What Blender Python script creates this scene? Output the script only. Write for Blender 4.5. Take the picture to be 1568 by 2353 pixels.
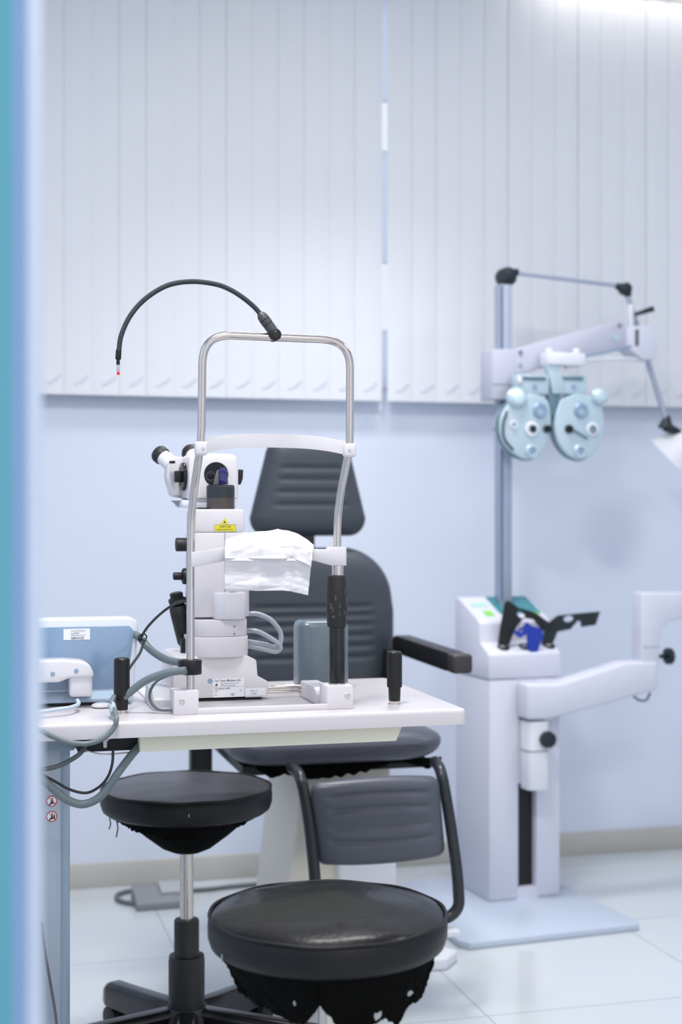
import bpy, bmesh, math, random
from mathutils import Vector, Matrix, noise
R = math.radians
C = bpy.context.scene.collection
for o in list(bpy.data.objects): bpy.data.objects.remove(o)
# ---------------------------------------------------------------- camera
F = 3268.0; H = 1.12; CX, CY = 784.0, 1176.5
cam = bpy.data.cameras.new('camera'); cam_o = bpy.data.objects.new('camera', cam); C.objects.link(cam_o)
cam_o.location = (0, 0, H); cam_o.rotation_euler = (R(90), 0, 0)
cam.sensor_width = 36; cam.sensor_fit = 'AUTO'; cam.lens = 36*F/2353
cam.dof.use_dof = True; cam.dof.focus_distance = 2.43; cam.dof.aperture_fstop = 2.9
bpy.context.scene.camera = cam_o
vs = bpy.context.scene.view_settings
bpy.context.scene.display_settings.display_device = 'sRGB'
vs.view_transform = 'Standard'; vs.look = 'None'; vs.gamma = 1; vs.exposure = 0.06; vs.use_curve_mapping = False
# ---------------------------------------------------------------- world and lights
w = bpy.data.worlds.new('world'); bpy.context.scene.world = w; w.use_nodes = True
bg = w.node_tree.nodes['Background']; bg.inputs[0].default_value = (0.95, 0.955, 1.0, 1); bg.inputs[1].default_value = 1.05
YAW = 15.0
def area(name, loc, size, power, col, rot=(0, 0, 0), sy=None):
    l = bpy.data.lights.new(name, 'AREA'); l.energy = power; l.color = col; l.size = size
    if sy: l.shape = 'RECTANGLE'; l.size_y = sy
    o = bpy.data.objects.new(name, l); o.location = loc; o.rotation_euler = rot; C.objects.link(o); return o
area('ceiling_lamp_key', (-0.25, 1.9, 2.80), 0.32, 32, (1.0, 0.97, 0.96), (0, 0, R(YAW)))
area('fill_lamp_front', (0.9, 0.2, 2.80), 0.6, 15, (1.0, 0.98, 0.97), (0, 0, R(YAW)))  # added fill lamp above the camera, no visible source
area('fill_lamp_side', (1.9, 2.9, 2.80), 0.6, 9, (0.96, 0.98, 1.0), (0, 0, R(YAW)))  # added fill lamp towards the right wall, no visible source
d_ = area('ceiling_lamp_rear', (0.15, 3.55, 2.80), 0.80, 10, (1.0, 0.98, 0.97), (0, 0, R(YAW)), .30); d_.data.spread = R(95)
# ---------------------------------------------------------------- materials
def lin(c):
    c = c/255.0
    return c/12.92 if c <= 0.04045 else ((c+0.055)/1.055)**2.4
MATS = {}
def mat(name, rgb, rough=0.5, metal=0.0, coat=0.0, bump=0.0, bscale=200, trans=0.0, emit=0.0, var=0.0, vscale=6, alpha=1.0, spec=0.5):
    if name in MATS: return MATS[name]
    m = bpy.data.materials.new(name); m.use_nodes = True; nt = m.node_tree; p = nt.nodes['Principled BSDF']
    col = (lin(rgb[0]), lin(rgb[1]), lin(rgb[2]), 1)
    p.inputs['Base Color'].default_value = col; p.inputs['Roughness'].default_value = rough
    p.inputs['Metallic'].default_value = metal; p.inputs['Coat Weight'].default_value = coat
    p.inputs['Coat Roughness'].default_value = 0.08
    p.inputs['Transmission Weight'].default_value = trans; p.inputs['Alpha'].default_value = alpha
    p.inputs['Specular IOR Level'].default_value = spec
    tc = nt.nodes.new('ShaderNodeTexCoord')
    n = nt.nodes.new('ShaderNodeTexNoise'); n.inputs['Scale'].default_value = vscale; n.inputs['Detail'].default_value = 4
    nt.links.new(tc.outputs['Object'], n.inputs['Vector'])
    rmp = nt.nodes.new('ShaderNodeMapRange'); rmp.inputs['To Min'].default_value = max(0, rough-0.04-var*0.5); rmp.inputs['To Max'].default_value = min(1, rough+0.04+var*0.5)
    nt.links.new(n.outputs['Fac'], rmp.inputs['Value']); nt.links.new(rmp.outputs['Result'], p.inputs['Roughness'])
    if var > 0:
        mx = nt.nodes.new('ShaderNodeMix'); mx.data_type = 'RGBA'
        mx.inputs['A'].default_value = tuple(c*(1-var) for c in col[:3])+(1,); mx.inputs['B'].default_value = tuple(min(1, c*(1+var)) for c in col[:3])+(1,)
        nt.links.new(n.outputs['Fac'], mx.inputs['Factor']); nt.links.new(mx.outputs['Result'], p.inputs['Base Color'])
    if bump > 0:
        n2 = nt.nodes.new('ShaderNodeTexNoise'); n2.inputs['Scale'].default_value = bscale; n2.inputs['Detail'].default_value = 3
        nt.links.new(tc.outputs['Object'], n2.inputs['Vector'])
        b = nt.nodes.new('ShaderNodeBump'); b.inputs['Strength'].default_value = bump; b.inputs['Distance'].default_value = 0.002
        nt.links.new(n2.outputs['Fac'], b.inputs['Height']); nt.links.new(b.outputs['Normal'], p.inputs['Normal'])
    if emit > 0:
        p.inputs['Emission Color'].default_value = col; p.inputs['Emission Strength'].default_value = emit
    MATS[name] = m; return m
M_wall = mat('wall_paint', (216, 224, 239), 0.8, bump=0.05, bscale=90)
M_ceil = mat('ceiling_paint', (238, 240, 245), 0.8)
M_vane = mat('vane_fabric', (236, 238, 243), 0.55, bump=0.1, bscale=300, var=0.02, vscale=3)
nt_ = M_vane.node_tree; tr_ = nt_.nodes.new('ShaderNodeBsdfTranslucent'); tr_.inputs[0].default_value = (.8, .83, .9, 1); ms_ = nt_.nodes.new('ShaderNodeMixShader'); ms_.inputs[0].default_value = .12
out_ = [n for n in nt_.nodes if n.type == 'OUTPUT_MATERIAL'][0]; nt_.links.new(nt_.nodes['Principled BSDF'].outputs[0], ms_.inputs[1]); nt_.links.new(tr_.outputs[0], ms_.inputs[2]); nt_.links.new(ms_.outputs[0], out_.inputs['Surface'])
M_hemshade = mat('hem_shade', (212, 216, 228), 0.7)  # darker grey carries the shading near each vane's hem
M_skirt = mat('skirting', (188, 186, 180), 0.45, var=0.06, vscale=3)
M_white = mat('white_plastic', (219, 215, 218), 0.35, bump=0.03, bscale=400)
M_whiteg = mat('white_gloss', (222, 220, 225), 0.2, coat=0.4)
M_table = mat('table_laminate', (210, 205, 208), 0.3, coat=0.15)
M_tray = mat('cream_steel', (238, 235, 216), 0.45)
M_cream = mat('cream_plastic', (224, 219, 206), 0.5)
M_chrome = mat('chrome', (208, 200, 195), 0.16, metal=1.0)
M_steel = mat('brushed_steel', (205, 198, 190), 0.26, metal=1.0, var=0.08, vscale=60)
M_black = mat('black_rubber', (20, 20, 22), 0.42, bump=0.1, bscale=500, spec=0.4)
M_blackg = mat('black_gloss', (20, 20, 22), 0.22)
M_blacks = mat('black_scuffed', (27, 26, 26), 0.5, bump=0.2, bscale=300)
M_brown = mat('bronze_metal', (88, 80, 78), 0.4, metal=0.5)
M_leather = mat('black_leather', (18, 18, 19), 0.27, bump=0.35, bscale=130, var=0.2, vscale=9, coat=0.12, spec=0.18)
M_leatherd = mat('sheen_leather', (66, 65, 69), 0.4, bump=0.3, bscale=160, var=0.15, vscale=9)  # grazing sheen of the rear seat put into a lighter grey base
M_leathers = mat('side_leather', (22, 22, 24), 0.45, bump=0.3, bscale=160, spec=0.3)
M_torn = mat('torn_lining', (8, 8, 8), 0.95, spec=0.1, bump=0.8, bscale=60)
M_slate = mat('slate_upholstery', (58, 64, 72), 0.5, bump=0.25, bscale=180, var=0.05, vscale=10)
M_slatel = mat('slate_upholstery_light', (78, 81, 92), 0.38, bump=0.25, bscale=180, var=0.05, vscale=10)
M_frameblk = mat('black_frame', (30, 33, 40), 0.35)
M_hose = mat('grey_hose', (108, 120, 124), 0.4)
M_hosed = mat('dark_grey_cable', (92, 98, 100), 0.45)
M_hoset = mat('clear_hose', (190, 196, 206), 0.2, trans=0.35)
M_unit = mat('unit_plastic', (208, 210, 224), 0.45)
M_unitw = mat('unit_white', (222, 224, 232), 0.4)
M_arm = mat('arm_plastic', (188, 190, 206), 0.45)
M_alu = mat('aluminium', (170, 178, 196), 0.5, metal=0.5)
M_mint = mat('phoropter_enamel', (184, 204, 215), 0.25, metal=0.2, coat=0.3)
M_mintd = mat('phoropter_dark_edge', (96, 126, 138), 0.35, metal=0.4)
M_teal = mat('teal_glass', (84, 162, 184), 0.25, coat=0.2)
M_seal = mat('blue_seal', (128, 160, 205), 0.5)
M_stile = mat('door_stile', (215, 228, 248), 0.4)
M_navyk = mat('navy_black', (14, 26, 36), 0.4)
M_screen = mat('console_panel', (130, 156, 184), 0.16, coat=0.5)
M_cons = mat('console_shell', (222, 228, 238), 0.3, coat=0.2)
M_cover = mat('smoky_plastic', (104, 122, 132), 0.3, coat=0.2, trans=0.25, var=0.1, vscale=30)
M_yellow = mat('yellow_label', (226, 214, 44), 0.5)
M_ink = mat('ink', (40, 42, 50), 0.6)
M_inkg = mat('grey_ink', (120, 124, 134), 0.6)
M_label = mat('label_paper', (240, 240, 243), 0.5)
M_red = mat('red_ink', (196, 40, 48), 0.5)
M_redlamp = mat('red_lamp_tip', (225, 30, 20), 0.3, emit=0.4)
M_blue = mat('blue_plastic', (20, 52, 160), 0.35)
M_bluem = mat('blue_mirror', (16, 26, 96), 0.1, coat=0.6)
M_glassdk = mat('dark_glass', (8, 12, 22), 0.25, coat=0.1, spec=0.3)
M_tissue = mat('tissue_paper', (220, 217, 220), 0.85, bump=0.25, bscale=260)
M_green = mat('green_key', (130, 200, 90), 0.4, emit=0.15)
M_lcd = mat('teal_display', (60, 130, 140), 0.2)
M_slot = mat('slot_black', (8, 12, 18), 0.6)
M_lamp = mat('light_diffuser', (255, 250, 240), 0.5, emit=2.6)
M_pedal = mat('grey_pedal', (132, 134, 138), 0.5)
M_band = mat('white_band', (222, 218, 221), 0.28, coat=0.3)
M_blueg = mat('dial_ring', (150, 172, 196), 0.3, metal=0.4)
M_scuff = mat('scuff', (78, 79, 82), 0.7)
# ---------------------------------------------------------------- helpers
def setp(o, label=None, cat=None, group=None, kind=None):
    if label: o['label'] = label
    if cat: o['category'] = cat
    if group: o['group'] = group
    if kind: o['kind'] = kind
    return o
def thing(name, label, cat, loc=(0, 0, 0), yaw=0.0, group=None):
    o = bpy.data.objects.new(name, None); o.empty_display_size = 0.05; C.objects.link(o)
    o.location = loc; o.rotation_euler = (0, 0, R(yaw)); return setp(o, label, cat, group)
def mk(name, bm, m, parent=None, ang=35, label=None):
    bmesh.ops.recalc_face_normals(bm, faces=bm.faces)
    me = bpy.data.meshes.new(name); bm.to_mesh(me); bm.free(); me.materials.append(m)
    me.shade_smooth(); me.set_sharp_from_angle(angle=R(ang))
    o = bpy.data.objects.new(name, me); C.objects.link(o)
    if parent: o.parent = parent
    if label: o['label'] = label
    return o
class Fr:
    def __init__(s, x, y, yaw, z=0):
        s.o = Vector((x, y, z)); s.ex = Vector((math.cos(R(yaw)), math.sin(R(yaw)), 0)); s.ey = Vector((-s.ex.y, s.ex.x, 0)); s.yaw = yaw
    def L(s, px, py, v):
        c = Vector((0, 0, H)); d = Vector(((px-CX)/F, 1, -(py-CY)/F))
        t = (v-(c-s.o).dot(s.ey))/d.dot(s.ey); P = c+d*t
        return Vector(((P-s.o).dot(s.ex), v, P.z-s.o.z))
    def Z(s, px, py, z):
        c = Vector((0, 0, H)); d = Vector(((px-CX)/F, 1, -(py-CY)/F)); t = (z-H)/d.z; P = c+d*t
        return Vector(((P-s.o).dot(s.ex), (P-s.o).dot(s.ey), z-s.o.z))
    def thing(s, name, label, cat, group=None):
        return thing(name, label, cat, s.o, s.yaw, group)
def bev(bm, off, seg=2, geom=None):
    if off > 0: bmesh.ops.bevel(bm, geom=geom if geom else list(bm.edges), offset=off, segments=seg, profile=0.5, affect='EDGES', clamp_overlap=True)
def box(x0, x1, y0, y1, z0, z1, b=0.0, seg=2, bm=None):
    t = bmesh.new(); bmesh.ops.create_cube(t, size=1)
    for v in t.verts: v.co = Vector((x0+(v.co.x+.5)*(x1-x0), y0+(v.co.y+.5)*(y1-y0), z0+(v.co.z+.5)*(z1-z0)))
    bev(t, b, seg)
    return join(bm, t)
def join(a, t):
    if a is None: return t
    me = bpy.data.meshes.new('tmp'); t.to_mesh(me); t.free(); a.from_mesh(me); bpy.data.meshes.remove(me); return a
def xf(bm, M): bmesh.ops.transform(bm, matrix=M, verts=bm.verts); return bm
def prism(pts, d0, d1, plane='xz', b=0.0, seg=2, bm=None):
    t = bmesh.new(); n = len(pts)
    def mkv(a, c, d): return (a, d, c) if plane == 'xz' else ((a, c, d) if plane == 'xy' else (d, a, c))
    A = [t.verts.new(mkv(p[0], p[1], d0)) for p in pts]; B = [t.verts.new(mkv(p[0], p[1], d1)) for p in pts]
    t.faces.new(A); t.faces.new(B[::-1])
    for i in range(n): t.faces.new((A[i], B[i], B[(i+1) % n], A[(i+1) % n]))
    bmesh.ops.recalc_face_normals(t, faces=t.faces)
    bev(t, b, seg); return join(bm, t)
def ax(M_dir):
    d = Vector(M_dir).normalized(); return d.to_track_quat('Z', 'Y').to_matrix().to_4x4()
def lathe(prof, loc=(0, 0, 0), axis=(0, 0, 1), seg=40, bm=None, sx=1, sy=1):
    t = bmesh.new(); rings = []
    for r, z in prof:
        if r < 1e-6: rings.append([t.verts.new((0, 0, z))])
        else: rings.append([t.verts.new((r*sx*math.cos(2*math.pi*k/seg), r*sy*math.sin(2*math.pi*k/seg), z)) for k in range(seg)])
    for a, b in zip(rings, rings[1:]):
        for k in range(seg):
            k2 = (k+1) % seg
            if len(a) == 1 and len(b) == 1: continue
            if len(a) == 1: t.faces.new((a[0], b[k], b[k2]))
            elif len(b) == 1: t.faces.new((a[k], b[0], a[k2]))
            else: t.faces.new((a[k], b[k], b[k2], a[k2]))
    for rg, fl in ((rings[0], 0), (rings[-1], 1)):
        if len(rg) > 1: t.faces.new(rg)
    xf(t, Matrix.Translation(Vector(loc)) @ ax(axis)); return join(bm, t)
def cyl(p0, p1, r, b=0.0, seg=32, bm=None, r1=None):
    p0 = Vector(p0); p1 = Vector(p1); h = (p1-p0).length; r1 = r if r1 is None else r1
    b = min(b, r*.9, r1*.9, h*.45)
    pr = [(0, 0), (r-b, 0), (r-b*.3, b*.3), (r, b), (r1, h-b), (r1-b*.3, h-b*.3), (r1-b, h), (0, h)] if b > 0 else [(0, 0), (r, 0), (r1, h), (0, h)]
    return lathe(pr, p0, p1-p0, seg, bm)
def smooth(pts, n=8):
    P = [Vector(p) for p in pts]; P = [P[0]*2-P[1]]+P+[P[-1]*2-P[-2]]; out = []
    for i in range(1, len(P)-2):
        a, b, c, d = P[i-1:i+3]
        for k in range(n):
            t = k/n
            out.append(0.5*((2*b)+(c-a)*t+(2*a-5*b+4*c-d)*t*t+(3*b-a-3*c+d)*t**3))
    out.append(P[-2]); return out
def tube(pts, r, n=8, seg=14, bm=None, straight=False, caps=True):
    Q = [Vector(p) for p in pts] if straight else smooth(pts, n)
    t = bmesh.new(); rings = []; up = None
    for i, p in enumerate(Q):
        d = (Q[min(i+1, len(Q)-1)]-Q[max(i-1, 0)]).normalized()
        if up is None:
            up = d.orthogonal().normalized()
        up = (up-d*up.dot(d)).normalized(); sd = d.cross(up)
        rr = r(i/(len(Q)-1)) if callable(r) else r
        rings.append([t.verts.new(p+(up*math.cos(2*math.pi*k/seg)+sd*math.sin(2*math.pi*k/seg))*rr) for k in range(seg)])
    for a, b in zip(rings, rings[1:]):
        for k in range(seg): t.faces.new((a[k], b[k], b[(k+1) % seg], a[(k+1) % seg]))
    if caps: t.faces.new(rings[0]); t.faces.new(rings[-1][::-1])
    return join(bm, t)
def rnd(pts, r, n=6):
    """round the corners of an open polyline"""
    P = [Vector(p) for p in pts]; out = [P[0]]
    for i in range(1, len(P)-1):
        rr = r[i-1] if isinstance(r, (list, tuple)) else r
        a = (P[i-1]-P[i]); c = (P[i+1]-P[i]); rr = min(rr, a.length*.49, c.length*.49)
        s = P[i]+a.normalized()*rr; e = P[i]+c.normalized()*rr
        for k in range(n+1):
            t = k/n; out.append(s*(1-t)**2+P[i]*2*t*(1-t)+e*t*t)
    out.append(P[-1]); return out
def cushion(hw, z0, z1, t, rc=0.03, grooves=(), gx=0.8, tb=0.4, nx=48, nz=72, puff=4, gd=0.006, off=None):
    """upright cushion in x-z, front towards -y; hw(f) half width at height fraction f"""
    bmx = bmesh.new(); hgt = z1-z0
    def half(z):
        f = (z-z0)/hgt; w_ = hw(f); e = min(z-z0, z1-z)
        if e < rc: w_ -= rc*(1-math.sqrt(max(0, 1-((rc-e)/rc)**2)))
        return w_
    fr, bk = [], []
    for j in range(nz+1):
        a = j/nz; f = 0.5-0.5*math.cos(math.pi*a); f = 0.5*a+0.5*f; z = z0+f*hgt; h_ = half(z); r1, r2 = [], []
        for i in range(nx+1):
            b = i/nx; s = math.sin((b-0.5)*math.pi); x = s*h_
            e = (1-abs(s)**puff)*(1-abs(2*f-1)**(puff*2))
            e = max(0, e)**0.5
            y = -t*e
            for g in grooves:
                if abs(x) < h_*gx:
                    q = abs(z-g)/0.006
                    fade = min(1, (h_*gx-abs(x))/0.02)
                    y += gd*fade*math.exp(-q*q)*e
            ox = off(f) if off else 0
            r1.append(bmx.verts.new((x+ox, y, z))); r2.append(bmx.verts.new((x+ox, t*tb*e+0.001, z)))
        fr.append(r1); bk.append(r2)
    for j in range(nz):
        for i in range(nx):
            bmx.faces.new((fr[j][i], fr[j][i+1], fr[j+1][i+1], fr[j+1][i])); bmx.faces.new((bk[j][i], bk[j+1][i], bk[j+1][i+1], bk[j][i+1]))
        bmx.faces.new((fr[j][0], fr[j+1][0], bk[j+1][0], bk[j][0])); bmx.faces.new((fr[j][nx], bk[j][nx], bk[j+1][nx], fr[j+1][nx]))
    for i in range(nx):
        bmx.faces.new((fr[0][i], bk[0][i], bk[0][i+1], fr[0][i+1])); bmx.faces.new((fr[nz][i], fr[nz][i+1], bk[nz][i+1], bk[nz][i]))
    return bmx
def text(s, size, loc, parent, m, sx=1.0, name='lettering', bold=0.0, rot=None):
    cu = bpy.data.curves.new('t', 'FONT'); cu.body = s; cu.size = size; cu.extrude = 0.0001; cu.offset = bold; cu.resolution_u = 2
    o = bpy.data.objects.new('t', cu); C.objects.link(o)
    dg = bpy.context.evaluated_depsgraph_get(); me = bpy.data.meshes.new_from_object(o.evaluated_get(dg))
    bpy.data.objects.remove(o); me.materials.clear(); me.materials.append(m)
    me.transform(Matrix.Translation(Vector(loc)) @ (rot if rot else Matrix.Rotation(R(90), 4, 'X')) @ Matrix.Diagonal((sx, 1, 1, 1)))
    q = bpy.data.objects.new(name, me); C.objects.link(q); q.parent = parent; return q
def disc(c, r, th=0.0003, seg=32, bm=None, axis=(0, -1, 0)):
    return cyl(Vector(c), Vector(c)+Vector(axis).normalized()*th, r, 0, seg, bm)
# ---------------------------------------------------------------- the room
RM = Fr(0, 4.45, YAW)
def struct(name, bm, m, fr=None):
    o = mk(name, bm, m)
    if fr: o.location = fr.o; o.rotation_euler = (0, 0, R(fr.yaw))
    o['kind'] = 'structure'; return o
# floor tiles
mf = bpy.data.materials.new('floor_tiles'); mf.use_nodes = True; nt = mf.node_tree; p = nt.nodes['Principled BSDF']
tc = nt.nodes.new('ShaderNodeTexCoord'); mp = nt.nodes.new('ShaderNodeMapping'); mp.inputs['Location'].default_value = (0.02, 0.13, 0)
br = nt.nodes.new('ShaderNodeTexBrick'); br.offset = 0; br.inputs['Scale'].default_value = 1; br.inputs['Brick Width'].default_value = 0.6; br.inputs['Row Height'].default_value = 0.6
br.inputs['Mortar Size'].default_value = 0.0022; br.inputs['Mortar Smooth'].default_value = 0.1
br.inputs['Color1'].default_value = (lin(202), lin(208), lin(212), 1); br.inputs['Color2'].default_value = (lin(205), lin(211), lin(215), 1); br.inputs['Mortar'].default_value = (lin(165), lin(174), lin(180), 1)
nz_ = nt.nodes.new('ShaderNodeTexNoise'); nz_.inputs['Scale'].default_value = 2.5; nz_.inputs['Detail'].default_value = 6
mx = nt.nodes.new('ShaderNodeMix'); mx.data_type = 'RGBA'; mx.blend_type = 'MULTIPLY'; mx.inputs['Factor'].default_value = 0.08
nt.links.new(tc.outputs['Object'], mp.inputs[0]); nt.links.new(mp.outputs[0], br.inputs['Vector']); nt.links.new(mp.outputs[0], nz_.inputs['Vector'])
nt.links.new(br.outputs['Color'], mx.inputs['A']); nt.links.new(nz_.outputs['Color'], mx.inputs['B']); nt.links.new(mx.outputs['Result'], p.inputs['Base Color'])
p.inputs['Roughness'].default_value = 0.14
struct('floor', box(-2.6, 2.9, -5.6, 0.15, -0.1, 0), mf, RM)
struct('ceiling', box(-2.6, 2.9, -5.6, 0.15, 2.95, 3.05), M_ceil, RM)
struct('wall_left', box(-2.1, -1.98, -3.2, 0, 0, 2.95), M_wall, RM)
struct('wall_right', box(2.75, 2.9, -5.6, 0, 0, 2.95), M_wall, RM)
# rear wall with two small window openings behind the gap between the blinds
gp = RM.L(884, 600, 0).x
zl0, zl1, zh0, zh1 = 1.70, 1.915, 2.275, 2.43; wa, wb = gp-0.30, gp+0.30
zw0, zw1 = 1.50, 2.78
bw = box(-2.1, wa, 0, 0.15, 0, 2.95); box(wb, 2.75, 0, 0.15, 0, 2.95, bm=bw)
box(wa, wb, 0, 0.15, 0, zw0, bm=bw); box(wa, wb, 0, 0.15, zw1, 2.95, bm=bw)
struct('wall_back', bw, M_wall, RM)
M_pane = mat('window_pane', (235, 242, 250), 0.05, trans=1.0)
M_gapglow = mat('gap_glow_pane', (200, 208, 222), 0.6); nt_ = M_gapglow.node_tree  # translucent backing added to brighten the gap between the blinds
tr_ = nt_.nodes.new('ShaderNodeBsdfTranslucent'); tr_.inputs[0].default_value = (.74, .79, .88, 1)
out_ = [n for n in nt_.nodes if n.type == 'OUTPUT_MATERIAL'][0]; nt_.links.new(tr_.outputs[0], out_.inputs['Surface'])
fb = box(wa, wa+.02, .03, .09, zw0, zw1); box(wb-.02, wb, .03, .09, zw0, zw1, bm=fb); box(wa+.02, wb-.02, .03, .09, zw0, zw0+.012, bm=fb); box(wa+.02, wb-.02, .03, .09, zw1-.012, zw1, bm=fb)
wf = struct('window_1', fb, M_white, RM)
for za, zb in ((zl0, zl1), (zh0, zh1)): mk('window_pane', box(wa+.02, wb-.02, .058, .062, za, zb), M_pane, wf)
for za, zb in ((zw0+.012, zl0), (zl1, zh0), (zh1, zw1-.012)): mk('gap_glow_pane', box(wa+.02, wb-.02, .058, .062, za, zb), M_gapglow, wf)
struct('baseboard_back', box(-1.98, 2.75, -0.014, 0, 0, 0.072, 0.003), M_skirt, RM)
# glass door leaf with its blue seal and pale frame, close to the camera on the left
db = box(-0.62, -0.2310, 1.0, 1.012, 0, 2.6)
do = struct('door_1', db, M_teal)
mk('door_seal', box(-0.2309, -0.2214, 1.0, 1.003, 0, 2.6), M_seal, do)
struct('trim_1', box(-0.2309, -0.2209, 1.0032, 1.052, 0, 2.6), M_stile)
# ---------------------------------------------------------------- vertical blinds
def vane_mesh(z0, z1, wdt=0.0875, sag=0.0035):
    t = bmesh.new(); n = 10; rows = [z0, z0+0.035, z1]; V = []
    for sd in (0, 1):
        for z in rows:
            V.append([t.verts.new(((i/n-.5)*wdt, -sag*(1-(2*i/n-1)**2)+sd*0.0008+0.003*(i/n-.5), z)) for i in range(n+1)])
    m_ = len(rows)
    for k in range(m_-1):
        for i in range(n):
            t.faces.new((V[k][i], V[k][i+1], V[k+1][i+1], V[k+1][i])); t.faces.new((V[m_+k][i], V[m_+k+1][i], V[m_+k+1][i+1], V[m_+k][i+1]))
        t.faces.new((V[k][0], V[k+1][0], V[m_+k+1][0], V[m_+k][0])); t.faces.new((V[k][n], V[m_+k][n], V[m_+k+1][n], V[k+1][n]))
    for i in range(n):
        t.faces.new((V[0][i], V[m_][i], V[m_][i+1], V[0][i+1])); t.faces.new((V[m_-1][i], V[m_-1][i+1], V[2*m_-1][i+1], V[2*m_-1][i]))
    return t
def hem_shade_mesh():  # crescent strip shaped like the curved vane's shading at the hem
    pts_ = []; lo = []
    for k in range(13):
        a = k/12; x = -0.022+0.044*a; z = 0.028*a**1.6; th = 0.0042*math.sin(math.pi*a)+0.0004
        pts_.append((x, z+th)); lo.append((x+0.002, z-th))
    return prism(pts_+lo[::-1], -0.0012, 0.0, 'xz')
ZB = 1.465
BL = -0.06
g_l = RM.L(878.5, 900, BL).x; g_r = RM.L(890.5, 900, BL).x
def blind(x_start, n, direction, label):
    t = thing('vertical_blind', label, 'blind', RM.o+RM.ex*x_start+RM.ey*BL, YAW)
    mk('head_rail', box(0 if direction > 0 else -n*.08-.01, n*.08+.01 if direction > 0 else 0, -.02, .02, 2.80, 2.84, .003), M_white, t)
    for i in range(n):
        me_o = V0.copy(); C.objects.link(me_o); me_o.parent = t; me_o.location = (direction*(0.044+i*0.0805), 0.0004*math.sin(i*2.1), 0); me_o.rotation_euler = (0, 0, R(.35*math.sin(i*1.7+direction)))
        wo = W0.copy(); C.objects.link(wo); wo.parent = me_o; wo.location = (0.004, -0.0042, ZB+0.030)
    return t
V0 = mk('vane', vane_mesh(ZB, 2.80), M_vane); W0 = mk('hem_shade', hem_shade_mesh(), M_hemshade)
blind(g_l, 19, -1, 'pale vertical blind left of the narrow bright gap, behind the slit lamp')
blind(g_r, 18, 1, 'pale vertical blind right of the narrow bright gap, behind the refraction stand')
bpy.data.objects.remove(V0); bpy.data.objects.remove(W0)
# cord between the two blinds
p0 = RM.L(884, 930, BL-.03)
co = setp(mk('blind_cord', tube([(0, 0, ZB-.03), (0.0005, 0, 2.1), (0, 0, 2.80)], 0.0030), M_vane), 'thin white control cord hanging in the gap between the vertical blinds', 'cord')
co.location = RM.o+RM.ex*p0.x+RM.ey*(BL+.012); 
# bright strip lamp above the blinds at the right
t = thing('strip_light', 'bright strip light above the right end of the vertical blinds', 'light', RM.o+RM.ex*1.35+RM.ey*(-0.16)+Vector((0, 0, 0)), YAW)
mk('housing', box(-.75, .9, -.03, .03, 2.86, 2.95, .004), M_white, t)
mk('diffuser', box(-.73, .88, -.026, .026, 2.79, 2.86, .008), M_lamp, t)
# ceiling panels; the nearest-camera and right-wall ones are added, unseen fill
for (x, y, s_, lb) in ((-0.25, 1.9, .25, 'square ceiling light panel above the slit lamp table'), (0.9, 0.2, .32, 'added square fill light panel nearest the camera'), (1.9, 2.9, .32, 'added square fill light panel by the right wall'), (0.15, 3.55, .4, 'long ceiling light panel above the examination chair')):
    t = thing('ceiling_light', lb, 'light', (x, y, 0), YAW)
    sy_ = .15 if s_ == .4 else s_
    mk('frame', box(-s_-.02, s_+.02, -sy_-.02, sy_+.02, 2.83, 2.95, .004), M_white, t); mk('diffuser', box(-s_, s_, -sy_, sy_, 2.815, 2.8299, .002), M_lamp, t)
# ---------------------------------------------------------------- instrument table
T = Fr(0.2212, 2.484, YAW); ZT = 0.7765
tb = T.thing('instrument_table', 'white laminate instrument table carrying the slit lamp', 'table')
TW = 0.86
bmt = box(-TW, 0, 0, 0.486, ZT-0.027, ZT, 0.0)
bev(bmt, 0.012, 3, [e for e in bmt.edges if abs(e.verts[0].co.z-e.verts[1].co.z) > .01])
bev(bmt, 0.007, 3, [e for e in bmt.edges if abs(e.verts[0].co.z-ZT) < 1e-4 and abs(e.verts[1].co.z-ZT) < 1e-4])
mk('table_top', bmt, M_table, tb, 50)
a = T.L(322, 1700, .03); b_ = T.L(927, 1690, .03); c_ = T.L(911, 1703, .03); d_ = T.L(322, 1728, .03)
zb_ = (c_.z+d_.z)/2
mk('under_tray', prism([(a.x, ZT-.0272), (b_.x, ZT-.0272), (c_.x, zb_), (a.x, zb_)], .03, .42, 'xz', .001), M_tray, tb)
e_ = T.L(180, 1700, .05)
mk('cable_recess', box(e_.x, a.x-.0005, .06, .30, zb_-.001, ZT-.0272, .001), M_slot, tb)
f_ = T.L(242, 1710, .05)
mk('cable_plug', lathe([(0, -.022), (.003, -.022), (.0035, -.012), (.008, -.008), (.0085, 0), (0, 0)], (f_.x, .052, ZT-.0275)), M_white, tb)
mk('recess_rim', tube([T.L(195, 1724, .055), T.L(240, 1733, .05), T.L(318, 1727, .055)], .0012), M_steel, tb)
g_ = T.L(160, 1900, .12)
mk('column', box(g_.x-.16, g_.x-.0005, .12, .25, 0.04, ZT-.058, .003), mat('column_alu', (176, 186, 200), 0.4, metal=.25), tb)
mk('column_corner', box(g_.x-.0145, g_.x+.0005, .1185, .1215, 0.04, ZT-.06, .0008), mat('column_edge', (150, 166, 182), .35, metal=.4), tb)
k_ = T.L(180, 1720, .08)
mk('column_head', prism([(g_.x-.18, ZT-.0275), (k_.x, ZT-.0275), (k_.x, ZT-.05), (k_.x-.008, ZT-.058), (g_.x-.18, ZT-.058)], .085, .28, 'xz', .002), mat('column_head', (140, 158, 176), .45), tb)
mk('foot', box(g_.x-.18, g_.x+.02, -.02, .42, 0, .04, .01), M_unitw, tb)
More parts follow.
